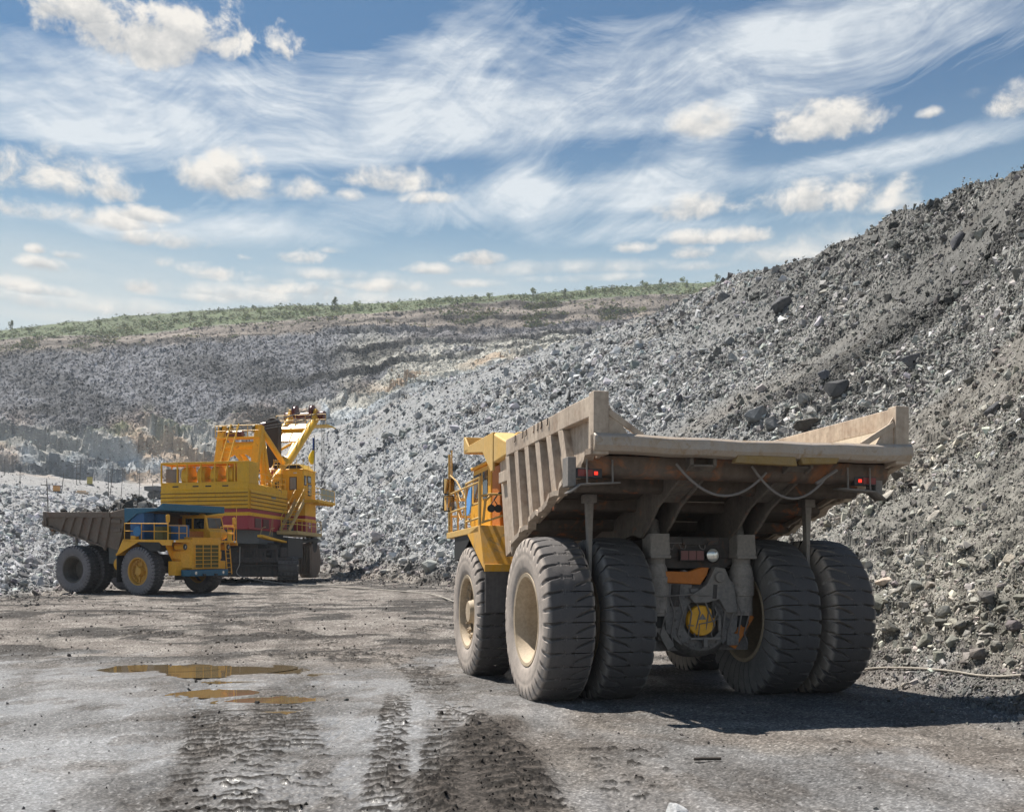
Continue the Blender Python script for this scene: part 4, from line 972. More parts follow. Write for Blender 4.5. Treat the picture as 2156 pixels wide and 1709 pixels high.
    for s in (1, -1):
        lk = MB(); lk.beam((s * .62, -.70, .95), (s * 1.0, -.72, 1.55), .16, .10, (0, 1, 0)); lk.build('stay', M['orange'] if s > 0 else M['grey_steel'], root, .01)
        cyl = MB(); x = s * .87; y = -.62
        cyl.bb(x - .20, x + .20, y - .20, y + .2, 2.62, 2.70); cyl.prism([(x - .20, 2.70), (x - .17, 3.06), (x + .17, 3.06), (x + .20, 2.70), (x + .15, 2.64), (x - .15, 2.64)], 'y', y - .22, y - .18)
        for e in (-.19, .16): cyl.bb(x + e, x + e + .03, y - .2, y + .2, 2.66, 3.06)
        cyl.bb(x - .2, x + .2, y - .25, y - .2, 2.60, 2.66)
        cyl.cyl((x, y, 2.45), (x, y, 2.64), .17, n=20)
        co_ = cyl.build('suspension_strut', M['grey_steel'], root, .01)
        sl_ = MB(); sl_.lathe([(2.50, .17), (2.44, .20), (2.36, .215), (2.27, .225), (2.26, .24), (2.08, .235), (2.07, .243), (1.91, .235), (1.90, .215), (1.74, .21), (1.60, .215), (1.58, .20)], (x, y, 0), 'z', 26, True, True); sl_.cyl((x, y, 1.54), (x, y, 1.58), .215, n=20)
        sl_.build('dust_sleeve', M['sleeve'], co_)
        bt = MB(); bt.lathe([(1.54, .18), (1.48, .16), (1.40, .17), (1.32, .15)], (x, y, 0), 'z', 18, True, True); bt.build('rubber_boot', M['black'], co_)
        hp = MB(); hp.cyl((s * .87, -.5, 3.0), (s * .84, -.15, 3.62), .10, n=16); hp.cyl((s * .87, -.5, 2.9), (s * .86, -.35, 3.3), .15, n=16); hp.build('hoist_pin', M['grey_steel'], root)
        # rock ejector bar hanging between the dual tyres, mud flap
        ej = MB(); ej.prism([(s * 2.14, 3.64), (s * 2.28, 3.64), (s * 2.245, 2.9), (s * 2.24, 2.30), (s * 2.18, 2.30), (s * 2.17, 2.9)], 'y', -.78, -.64); ej.bb(s * 2.10, s * 2.32, -.84, -.58, 3.6, 3.75)
        ej.build('rock_ejector', M['grey_steel'], root, .01)
    rb_ = MB(); rb_.bb(-.40, .09, -.66, -.57, 2.56, 2.77); rbo = rb_.build('reflector_box', M['dark'], root, .01)
    for k in range(3):
        q = MB(); q.bb(-.385 + .158 * k, -.243 + .158 * k, -.675, -.658, 2.58, 2.75); q.build('reflector', M['red_box'], rbo)
    wl = MB(); wl.lathe([(-.52, .09), (-.62, .13), (-.66, .14)], (.27, 0, 2.67), 'y', 24, True); wl.tube([(.17, -.55, 2.84), (.2, -.6, 2.92), (.26, -.56, 2.94)], .012, 6); wlo = wl.build('work_lamp', M['dark'], root)
    ln_ = MB(); ln_.lathe([(-.655, .125), (-.68, .09), (-.685, .005)], (.27, 0, 2.67), 'y', 24); ln_.build('lens', M['lens'], wlo)
    hk_ = MB(); hk_.tube([(-.62, -.515, 2.9), (.2, -.515, 2.9)], .01, 6)
    for x in (-.55, -.30, .10): hk_.tube([(x - .06, -.52, 2.88), (x - .05, -.58, 2.80), (x + .03, -.58, 2.78), (x + .07, -.54, 2.86)], .012, 6)
    hk_.build('wiring_loop', M['hose'], root)
    # tank, air drum
    tk_ = MB(); tk_.bb(1.15, 1.95, 1.75, 3.2, 1.85, 2.95) if not near else tk_.bb(1.0, 1.6, 2.2, 3.3, 1.6, 2.4); tk_.build('fuel_tank', M['grey_blue'] if not near else chas, root, .04)
    ac = MB(); ac.lathe([(1.55, .02), (1.55, .40), (1.60, .44), (2.35, .44), (2.44, .40), (2.5, .28), (2.52, .02)], (0, 3.05, 1.85), 'x', 32); ac.build('air_drum', M[mats['body']], root)
    # --- dump body
    W = 2.87; zt = cfg['ztop']
    side_out = [(-2.85, zt), (-2.85, 4.25), (2.30, 2.95), (3.30, 2.72), (3.95, zt)]
    bd = MB()
    for s in (1, -1):
        bd.prism(side_out, 'x', s * (W - .20), s * (W - .14))
    bd.add([(-W + .15, -2.85, 4.42), (W - .15, -2.85, 4.42), (W - .15, 2.35, 3.12), (-W + .15, 2.35, 3.12), (-W + .15, -2.85, 4.36), (W - .15, -2.85, 4.36), (W - .15, 2.35, 3.06), (-W + .15, 2.35, 3.06)],
           [(0, 1, 2, 3), (7, 6, 5, 4), (0, 4, 5, 1), (1, 5, 6, 2), (2, 6, 7, 3), (3, 7, 4, 0)])
    bd.plate([(-W + .15, 2.35, 3.1), (W - .15, 2.35, 3.1), (W - .15, 3.35, 2.75), (-W + .15, 3.35, 2.75)], .06)
    bd.plate([(-W + .15, 3.3, 2.72), (W - .15, 3.3, 2.72), (W - .15, 3.95, zt), (-W + .15, 3.95, zt)], .07)
    body = bd.build('dump_body', bed_m, root, .01)
    inn = MB()                                                        # polished wear plates inside
    for s in (1, -1): inn.prism([(-2.8, zt - .05), (-2.8, 4.48), (2.3, 3.2), (3.80, zt - .05)], 'x', s * (W - .215), s * (W - .205))
    inn.plate([(-W + .2, -2.86, 4.432), (W - .2, -2.86, 4.432), (W - .2, 2.35, 3.132), (-W + .2, 2.35, 3.132)], .012); inn.build('wear_plate', M['bed_in'], body)
    # side rails, ribs, corner posts
    for s in (1, -1):
        rl = MB(); n_ = 15; ys = np.linspace(-2.87, 2.72, n_)
        for a, b in zip(ys[:-1], ys[1:]):
            w1 = .012 * math.sin(a * 3.1) if near else 0; w2 = .012 * math.sin(b * 3.1) if near else 0
            rl.add([(s * (W - .22), a, zt), (s * (W + w1), a, zt), (s * (W + w1), a, zt - .34), (s * (W - .22), a, zt - .34), (s * (W - .22), b, zt), (s * (W + w2), b, zt), (s * (W + w2), b, zt - .34), (s * (W - .22), b, zt - .34)],
                   [(0, 4, 5, 1), (1, 5, 6, 2), (2, 6, 7, 3), (3, 7, 4, 0)] + ([(0, 1, 2, 3)] if a == ys[0] else []) + ([(4, 7, 6, 5)] if b == ys[-1] else []))
        rl.build('top_rail', bed_m, body, .012)
        if near and s < 0:
            for yy in (1.95, 1.35, 1.1, .55, .28, .05, -.35): sc_ = MB(); sc_.tube([(-W - .014, yy, zt - .005), (-W - .014, yy + .01, zt - .13), (-W - .014, yy + .06, zt - .14)], .012, 5); sc_.build('weld_seam', M['bed_under'], body)
        for k, yt in enumerate((-1.05, -.32, .42, 1.18, 1.95, 2.68)):
            yb = yt - .42 if k < 5 else yt - .5
            zb = 4.25 - (yb + 2.85) * .2524 + .03
            rb2 = MB(); rb2.add([(s * (W - .16), yt - .15, zt - .34), (s * W, yt - .13, zt - .34), (s * W, yt + .13, zt - .34), (s * (W - .16), yt + .15, zt - .34),
                                (s * (W - .16), yb - .15, zb), (s * W, yb - .13, zb), (s * W, yb + .13, zb - (.30 if k == 5 else 0)), (s * (W - .16), yb + .15, zb - (.30 if k == 5 else 0))],
                               [(0, 1, 2, 3), (7, 6, 5, 4), (0, 4, 5, 1), (1, 5, 6, 2), (2, 6, 7, 3), (3, 7, 4, 0)])
            rb2.build('side_rib', bed_m, body, .012)
        for zz in ((4.55, 4.0) if not near else (4.45,)):
            hb = MB(); hb.bb(s * (W - .16), s * (W - .04), 2.8, 3.55, zz - .12, zz + .12); hb.build('side_bar', bed_m, body, .01)
        po = MB(); po.prism([(-2.90, zt + .03), (-2.90, 4.2), (-2.62, 4.2), (-2.66, zt + .03)], 'x', s * (W - .24), s * (W + .02)); po.build('corner_post', bed_m, body, .015)
        gs = MB(); gs.prism([(s * (W - .25), 4.50), (s * (W - .62), 4.50), (s * (W - .25), 5.02), ], 'y', -2.84, -2.80)
        gs.beam((s * (W - .24), -2.84, zt - .28), (s * (W - .85), -2.80, 4.52), .10, .05, (0, -1, 0)); gs.build('corner_gusset', bed_m, body, .008)
    # battered chine edge along both sides
    for s in (1, -1):
        ed = MB(); ps = []
        for k in range(30):
            f = k / 29; y = -2.85 + f * 5.2
            ps.append((s * (W - .02 + .03 * math.sin(k * 1.7)), y, 4.25 - (y + 2.85) * .2524 + (.045 * math.sin(k * 1.1) + .03 * math.sin(k * 2.9) if near else 0)))
        for a, b in zip(ps[:-1], ps[1:]): ed.beam(a, b, .16, .09)
        ed.build('chine_edge', bed_m, body)
    # tail beam, slightly sagged, with wear bar below
    tb = MB(); xs = np.linspace(-W - .02, W + .06, 19)
    secf = lambda x: (4.55 - .035 * (1 - (x / W) ** 2) + .008 * math.sin(x * 5))
    prof_ = lambda x: [(-2.72, secf(x)), (-2.90, secf(x)), (-2.97, secf(x) - .05), (-2.98, secf(x) - .20), (-2.92, secf(x) - .29), (-2.72, secf(x) - .31)]
    vs = [(x, y, z) for x in xs for y, z in prof_(x)]; n6 = 6
    fs = [(i * n6 + k, i * n6 + (k + 1) % n6, (i + 1) * n6 + (k + 1) % n6, (i + 1) * n6 + k) for i in range(len(xs) - 1) for k in range(n6)] + [tuple(range(6)), tuple(range((len(xs) - 1) * 6, len(xs) * 6))]
    tb.add(vs, fs); tbo = tb.build('tail_beam', M['beam'] if near else bed_m, body, .02)
    if near:
        sp_ = MB(); sp_.prism([(-.45, 4.13), (.70, 4.11), (.66, 4.26), (-.40, 4.26)], 'y', -2.955, -2.8); sp_.prism([(.80, 4.14), (1.45, 4.17), (1.5, 4.27), (.76, 4.26)], 'y', -2.95, -2.8); sp_.build('wear_bar', M['ochre'], tbo, .015)
        ds = MB(); rs3 = np.random.default_rng(5)
        for k in range(90):                                         # spilled dirt lying on the beam
            x = rs3.uniform(-2.2, 2.2); ds.sphere((x, -2.82 + rs3.uniform(-.06, .06), secf(x) + .0), rs3.uniform(.01, .035), 6, (1.6, 1.2, .7))
        ds.sphere((-.62, -2.8, 4.49), .14, 8, (2.2, .7, .35))
    # under-body: cross bolsters, long beams, wedge hinge plates
    un = MB()
    for qi, (y, dpt, hh) in enumerate(((-2.34, .36, .24), (-1.45, .30, .18), (-.2, .26, .10), (1.0, .26, .10))):
        z = 4.25 - (y + 2.85) * .2524; un = MB()
        pr_ = [(y - dpt / 2, z + .12)] + [(y - dpt / 2 * math.cos(a), z - hh * .45 - hh * .55 * math.sin(a)) for a in np.linspace(0, math.pi, 9)] + [(y + dpt / 2, z + .12)]
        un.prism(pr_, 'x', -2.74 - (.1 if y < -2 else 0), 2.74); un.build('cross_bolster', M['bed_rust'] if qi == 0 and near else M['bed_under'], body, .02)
    for s in (1, -1):
        lbp = [(-2.72, 4.32), (-2.72, 4.10), (-1.3, 3.50), (-.95, 3.22), (-.55, 2.98), (-.1, 3.05), (.6, 2.95), (2.2, 2.72), (2.2, 3.05)]
        lb = MB(); lb.prism(lbp, 'x', s * .66, s * .72); lb.prism(lbp, 'x', s * 1.08, s * 1.14)
        lb.plate([(s * .72, -2.7, 4.12), (s * 1.08, -2.7, 4.12), (s * 1.08, -1.3, 3.62), (s * .72, -1.3, 3.62)], .04)
        lb.build('bed_beam', M['bed_beam'], body, .01)
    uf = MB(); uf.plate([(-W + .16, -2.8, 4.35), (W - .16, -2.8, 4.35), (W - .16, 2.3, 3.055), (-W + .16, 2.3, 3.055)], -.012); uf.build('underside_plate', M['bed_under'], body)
    for s in (1, -1):                                              # tail lamps under the bed end
        sh_ = -.33 if s < 0 else -.22; tl2 = MB(); tl2.bb(s * 2.28, s * 2.72, -2.52, -2.40, 3.86, 4.02); tlo = tl2.build('tail_lamp', M['dark'], body, .008, loc=(sh_, 0, 0))
        a = MB(); a.bb(s * 2.36, s * 2.42, -2.535, -2.522, 3.91, 3.965); a.build('lit_lens', M['red_lit'], tlo)
        a = MB(); a.bb(s * 2.45, s * 2.70, -2.535, -2.522, 3.885, 3.995); a.build('lens', M['red_lens'], tlo)
        br = MB(); br.add([(s * 2.0, -2.62, 3.80), (s * 2.68, -2.62, 3.76), (s * 2.86, -2.62, 3.62), (s * 2.86, -2.30, 3.62), (s * 2.68, -2.30, 3.76), (s * 2.0, -2.30, 3.82)], [(0, 1, 4, 5), (1, 2, 3, 4)])
        bo_ = br.build('lamp_guard', M['grey_steel'], tlo); m_ = bo_.modifiers.new('s', 'SOLIDIFY'); m_.thickness = .025
        for x in (2.12, 2.56): hg = MB(); hg.tube([(s * x, -2.56, 4.16), (s * x, -2.58, 3.78)], .016, 6); hg.build('hanger', M['grey_steel'], tlo)
        bp = MB(); bp.bb(s * 2.72, s * 2.86, -2.50, -2.2, 3.72, 4.2); bp.build('lamp_side_plate', M['grey_steel'], tlo, .01)
    hz_ = MB()
    def sag(p, q, dz, n=14): return [tuple(np.array(p) * (1 - f) + np.array(q) * f - np.array((0, 0, dz * 4 * f * (1 - f)))) for f in np.linspace(0, 1, n)]
    hz_.tube(sag((-1.35, -2.62, 4.12), (.30, -2.62, 4.02), .46), .022, 6); hz_.tube(sag((.02, -2.64, 4.12), (1.45, -2.62, 3.98), .46), .022, 6); hz_.tube([(1.25, -2.62, 3.86), (1.45, -2.62, 3.98), (1.65, -2.62, 4.1)], .03, 6)
    hz_.build('hanging_hose', M['hose'], body)
    # --- canopy over the cab
    cz = cfg['zcan']
    ca_ = MB()
    for s in (1, -1):
        ca_.prism([(3.93, cz), (6.95, cz + .02), (6.95, cz - .10), (4.95, cz - .33), (4.15, cz - .86), (3.95, cz - .86)], 'x', s * (W - .06), s * W)
        ca_.prism([(3.45, cz - 1.0), (3.80, cz - 1.0), (4.2, cz - .45), (4.2, cz - .1), (3.95, cz - .2)], 'x', s * (W - .3), s * (W - .22))
    ca_.bb(-W + .06, W - .06, 3.9, 6.9, cz - .14, cz - .08)
    cao = ca_.build('canopy', can_m, body, .012)
    cf = MB(); cf.bb(-W, W, 6.95, 7.03, cz - .12, cz + .30); cf.bb(-W, W, 6.55, 6.95, cz - .12, cz - .04)
    for s in (1, -1): cf.prism([(6.5, cz + .0), (6.95, cz + .0), (6.95, cz + .30)], 'x', s * (W - .05), s * W)
    cf.build('canopy_front', can_m, cao, .012)
    cs = MB(); cs.prism([(2.78, zt - .02), (3.1, zt + .06), (4.15, cz + .03), (4.2, cz - .16), (3.95, zt - .35), (2.78, zt - .3)], 'x', -W + .02, -W + .55); cs.prism([(2.78, zt - .02), (3.1, zt + .06), (4.15, cz + .03), (4.2, cz - .16), (3.95, zt - .35), (2.78, zt - .3)], 'x', W - .55, W - .02)
    cs.bb(-W + .55, W - .55, 3.85, 4.2, zt - .2, cz + .02); cs.build('canopy_shoulder', can_m if near else bed_m, cao, .03)
    cr_ = MB(); cr_.tube([(-2.2, 6.3, cz - .1), (-2.2, 6.25, cz - .3), (-2.2, 6.3, 5.0)], .018, 6); cr_.build('canopy_stay', can_m, cao)
    # --- front deck, guards, flaps
    for s in (1, -1):
        dk = MB(); dk.bb(s * 1.35, s * 3.15, 4.15, 7.85, 3.29, 3.44); dko = dk.build('deck', body_m, root, .012)
        gd = MB(); gd.prism([(4.14, 3.44), (5.32, 3.29), (4.05, 2.65), (3.62, 2.44), (3.62, 2.55)], 'x', s * 3.10, s * 3.15)
        gd.plate([(s * 1.5, 4.14, 3.42), (s * 3.15, 4.14, 3.42), (s * 3.15, 3.60, 2.44), (s * 1.5, 3.60, 2.44)][::-s], .05)
        gd.bb(s * 1.5, s * 3.15, 3.52, 3.60, 2.40, 2.56)
        if not near: q = MB(); q.prism([(6.95, 3.29), (7.9, 3.29), (7.9, 3.12), (7.2, 3.10)], 'x', s * 3.06, s * 3.15); q.build('deck_cheek', body_m, dko)
        gd.build('mudguard', M['yellow_dirty'] if near else body_m, dko, .008)
        fp = MB(); fp.bb(s * 2.1, s * 3.13, 3.56, 3.60, 1.50 if near else .75, 2.42); fp.build('mud_flap', M['rubberflap'] if near else M['black'], dko)
        ff_ = MB(); ff_.bb(s * 2.6, s * 3.05, 6.9, 6.98, 2.7, 3.3); ff_.plate([(s * 3.08, 5.0, 3.29), (s * 3.08, 7.0, 3.29), (s * 3.08, 7.0, 2.74), (s * 3.08, 6.3, 2.72)], .03); ff_.build('front_flap', M['black'], dko)
        hrl = MB(); rails(hrl, [(s * 3.12, 4.2), (s * 3.12, 5.55), (s * 3.12, 6.55), (s * 3.12, 7.6)], 4.42, (3.95,)); rails(hrl, [(s * 3.12, 7.6), (s * 2.3, 7.75), (s * 1.6, 7.75)], 4.32, (3.86,))
        if near and s < 0:
            hrl.tube([(s * 3.12, 5.6, 3.45), (s * 3.12, 5.55, 4.50), (s * 3.12, 4.1, 4.52), (s * 3.12, 4.15, 3.45)], .035, 8); hrl.tube([(s * 3.1, 4.1, 4.1), (s * 2.9, 4.05, 4.14), (s * 2.3, 4.05, 4.14)], .025, 8); hrl.tube([(s * 3.12, 5.6, 3.6), (s * 3.12, 4.1, 3.62)], .03, 8)
            hrl.tube([(s * 3.05, 4.12, 3.5), (s * 3.0, 4.1, 4.0), (s * 2.85, 4.1, 4.14)], .03, 8); hrl.tube([(s * 3.1, 4.05, 3.5), (s * 2.35, 3.98, 3.75)], .025, 8)
            for yy in (7.45, 7.62): hrl.tube([(s * 3.12, yy, 3.45), (s * 3.12, yy, 4.1)], .02, 6)
            for zz in (3.6, 3.75, 3.9, 4.05): hrl.tube([(s * 3.12, 7.45, zz), (s * 3.12, 7.62, zz)], .014, 6)
            for zz in (4.40, 3.95): hrl.tube([(s * 3.12, 6.55 - .1 * k, zz - .26 * math.sin(k * math.pi / 8)) for k in range(9)], .012, 5)
        hrl.build('handrail', body_m, dko)
    # cab with its windows
    cb = MB(); zt_c = 4.98
    cb.prism([(5.15, 3.44), (7.0, 3.44), (7.45, 3.62), (7.45, 3.98), (7.22, 4.16), (7.02, 4.98), (5.15, 4.98)], 'x', -2.62, -.95)
    cb.bb(-2.68, -.85, 5.05, 7.10, 4.98, 5.06)
    cabo = cb.build('cab', M['yellow'] if near else body_m, root, .03)
    def pane(nm, quad, th=.02): q = MB(); q.plate(quad, th); return q.build(nm, M['glass'], cabo)
    pane('windscreen', [(-2.52, 7.215, 4.22), (-1.08, 7.215, 4.22), (-1.14, 7.055, 4.90), (-2.46, 7.055, 4.90)], .015)
    for x, nrm_ in ((-2.625, -1), (-.945, 1)):
        for y0, y1 in ((5.45, 5.95), (6.12, 6.95)):
            q = MB(); q.bb(x - .008, x + .008, y0, y1, 4.18, 4.84); q.build('side_window', M['glass'], cabo)
    vis = MB(); vis.tube([(-2.6, 7.12, 5.03), (-2.4, 7.3, 5.08), (-1.2, 7.3, 5.08), (-1.0, 7.12, 5.03)], .02, 6); vis.lathe([(5.06, .22), (5.16, .2), (5.22, .1), (5.23, .01)], (-1.9, 6.0, 0), 'z', 16); vis.build('roof_fitting', M['orange'] if near else body_m, cabo)
    # rear of the cab, engine air boxes, cabinets
    ec = MB(); ec.bb(-2.60, -1.5, 4.35, 5.10, 3.44, 4.86); ec.bb(-1.5, 1.3, 4.4, 6.9, 3.3, 4.0); ec.build('engine_hood', M['orange'], root, .02)
    lm = MB()
    for x in (-2.88, -2.72): lm.cyl((x, 4.02, 3.82), (x, 4.12, 3.82), .09, .075, 16)
    lm.tube([(-2.88, 4.1, 3.9), (-2.8, 4.1, 4.02), (-2.72, 4.1, 3.9)], .014, 6); lm.tube([(-2.8, 4.1, 4.02), (-2.7, 4.05, 4.18), (-2.5, 4.05, 4.16)], .018, 6); lm.cyl((-2.52, 4.05, 4.22), (-2.52, 4.05, 4.34), .045, n=10)
    lm.build('reversing_lamp', M['dark'], root)
    for i, (x0, x1, y0, y1, z1, mk) in enumerate(((.95, 1.75, 4.4, 5.6, 5.05, 'blue2'), (1.85, 2.75, 4.3, 5.4, 5.1, 'blue2'), (.9, 1.95, 6.55, 7.35, 4.38, 'blue'), (2.05, 2.75, 6.2, 6.9, 4.25, 'olive'))):
        c2 = MB(); c2.bb(x0, x1, y0, y1, 3.44, z1)
        c2.build('cabinet', M['blue2' if mk == 'blue' else mk] if mk != 'olive' else M['olive'], root, .025)
    # nose, grille, bumper
    ns = MB(); ns.prism([(-1.35, 7.95), (1.35, 7.95), (1.35, 6.6), (-1.35, 6.6)], 'z', 1.62, 3.56); ns.prism([(1.35, 7.95), (1.35, 7.0), (1.85, 7.0), (1.85, 7.5)], 'z', 1.7, 3.5); ns.prism([(-1.35, 7.95), (-1.35, 7.0), (-1.85, 7.0), (-1.85, 7.5)], 'z', 1.7, 3.5)
    ns.bb(-1.4, 1.4, 7.0, 8.0, 3.56, 3.62); nso = ns.build('radiator_housing', body_m, root, .02)
    gr_ = MB(); gr_.bb(-1.1, 1.1, 7.95, 7.965, 1.72, 3.14); gr_.build('radiator_core', M['olive'], nso)
    gb = MB()
    for k in range(7): gb.bb(-1.12, 1.12, 7.965, 8.02, 1.69 + k * .243, 1.73 + k * .243)
    for x in (-1.12, -.38, .38, 1.12): gb.bb(x - .025, x + .025, 7.968, 8.01, 1.7, 3.18)
    gb.build('grille', body_m, nso, .006)
    bm_ = MB(); bm_.prism([(-1.8, 8.2), (1.8, 8.2), (1.95, 7.9), (1.95, 7.6), (-1.95, 7.6), (-1.95, 7.9)], 'z', 1.2, 1.60); bmo = bm_.build('bumper', M[mats['bumper']], root, .025)
    for x in (-1.3, 1.3):
        q = MB(); q.lathe([(8.19, .11), (8.23, .10), (8.24, .005)], (x, 0, 1.40), 'y', 18); q.build('fog_lamp', M['lens'], bmo)
    hk = MB()
    for x in (-.55, .55): hk.bb(x - .12, x + .12, 8.18, 8.3, 1.22, 1.34)
    hk.build('tow_hook', M['dark'], bmo, .02)
    for s in (1, -1):
        il = MB(); il.lathe([(7.3, .20), (7.95, .20), (7.97, .21), (8.0, .21)], (s * 2.05, 0, 3.02), 'y', 28, True); il.lathe([(8.0, .20), (8.02, .16), (8.0, .08), (8.02, .005)], (s * 2.05, 0, 3.02), 'y', 28)
        ilo = il.build('air_intake', body_m, root); q = MB(); q.lathe([(8.005, .19), (8.035, .15), (8.04, .005)], (s * 2.05, 0, 3.02), 'y', 28); q.build('intake_cap', M['black'], ilo)
        q = MB(); q.bb(s * 2.05 - .02, s * 2.05 + .02, 8.04, 8.05, 2.94, 3.10); q.build('intake_label', M['lens'], ilo)
        dl_ = MB(); dl_.lathe([(7.86, .02), (7.86, .075), (7.9, .07), (7.905, .005)], (s * 2.85, 0, 3.36), 'y', 16); dl_.build('deck_lamp', M['lens'], root)
        bx2 = MB(); bx2.bb(s * 1.38, s * 2.35, 6.95, 7.55, 1.25, 2.12); bx2.bb(s * 1.5, s * 2.0, 6.9, 7.5, 2.25, 2.75); bx2.prism([(s * 1.4, 1.25), (s * 2.75, 3.29), (s * 2.2, 3.29), (s * 1.4, 2.2)], 'y', 6.92, 6.98); bx2.build('step_box', body_m, root, .02)
    ld = MB()
    for e in (0, .45): ld.beam((-1.95 - e, 8.02, 1.25), (-1.75 - e, 7.95, 3.45), .04, .06)
    for k in range(7): ld.beam((-1.96 + k * .028, 8.02 - k * .01, 1.4 + k * .3), (-2.40 + k * .028, 8.02 - k * .01, 1.4 + k * .3), .04, .03)
    ld.tube([(-3.0, 7.9, 3.44), (-3.0, 7.9, 4.9), (-3.0, 7.9, 5.6)], .02, 6); ld.tube([(-2.6, 7.9, 4.3), (-3.05, 7.9, 4.3)], .02, 6); ld.tube([(-2.75, 7.9, 3.9), (-2.9, 7.9, 4.4), (-3.0, 7.9, 4.75)], .03, 6)
    ld.build('ladder', body_m, root)
    # mirrors
    for s in (1, -1):
        mm = MB(); mm.tube([(s * 3.12, 7.62, 3.45), (s * 3.12, 7.62, 5.0 if not near else 5.45)], .035, 8)
        if near and s < 0: mm.tube([(s * 3.12, 7.5, 4.9), (s * 3.05, 7.0, 4.7), (s * 3.0, 6.2, 4.2)], .02, 6)
        mo = mm.build('mirror_post', body_m, root)
        for z0, z1 in (((4.42, 4.84), (3.98, 4.40)) if near else ((4.5, 4.95),)):
            bk = MB(); bk.bb(s * 3.12 - .17, s * 3.12 + .13, 7.55, 7.64, z0, z1); bo2 = bk.build('mirror_housing', M['black'] if near else body_m, mo, .04)
            gl_ = MB(); gl_.add([(s * 3.12 - .15, 7.548, z0 + .025), (s * 3.12 + .11, 7.538, z0 + .025), (s * 3.12 + .11, 7.538, z1 - .025), (s * 3.12 - .15, 7.548, z1 - .025)], [(0, 1, 2, 3)])
            gl_.build('mirror_glass', M['mirror'], bo2, smooth=0)
    bl = MB()
    if near: bl.prism([(4.72, 4.36), (5.0, 4.30), (5.22, 4.1), (5.22, 3.72), (4.95, 3.76), (4.78, 3.95)], 'x', -3.19, -3.16); bl.build('sign_board', M['sky_blue'], root)
    else:
        bl.lathe([(0, .34), (.03, .34), (.035, .30), (.036, .005)], (0, 0, 0), 'x', 8); 
        q = bl.build('warning_disc', M['disc'], root, .05, smooth=0); q.location = (3.16, 5.25, 3.93); q.rotation_euler = (R(22.5), 0, 0); q.scale = (1, 1, .95)
        kb = MB(); kb.bb(2.7, 3.05, 4.6, 5.0, 3.44, 3.66); kb.build('battery_box', body_m, root, .03)
    return root

M['sleeve'] = paint('mud caked sleeve', (.20, .185, .175), (.42, .37, .33), .8, .85, 0, 2.2, (.05, .045, .045), .35, .4)
M['axle_grime'] = paint('greasy axle casting', (.11, .105, .105), (.36, .33, .31), .6, .6, 0, 2.2, (.03, .027, .026), .5, .5)
M['ochre'] = paint('ochre worn bar', (.30, .19, .05), (.28, .22, .15), .8, .6, 0, 2., (.15, .08, .03), .3)
M['olive'] = paint('olive radiator', (.10, .085, .012), (.15, .13, .08), .3, .6, 0, 2.)
M['disc'] = plain('blue disc', (.03, .17, .36), .6)
Y1 = .2588
BIG = haul_truck(dict(near=True, ztop=5.18, zcan=5.52, rims=('tan', 'tan'), mats=dict(bed='bed_tan', canopy='yellow_dusty', body='yellow_dusty', bumper='yellow'),
                      label='big empty dump truck seen from behind with a dusty tan tipping bed'), (3.351, 19.80, 0), (0, 0, Y1))
LEFT = haul_truck(dict(near=False, ztop=5.12, zcan=5.36, rims=('dark', 'yellow'), steer=-.10, mats=dict(bed='bed_brown', canopy='blue', body='yellow', bumper='blue'),
                       label='yellow dump truck with blue canopy and bumper, loaded with rock, beside the shovel'), (-26.70, 68.04, 1.607 + LEFT_DZ), (-.0279, .0291, -2.0047 + LEFT_DYAW))
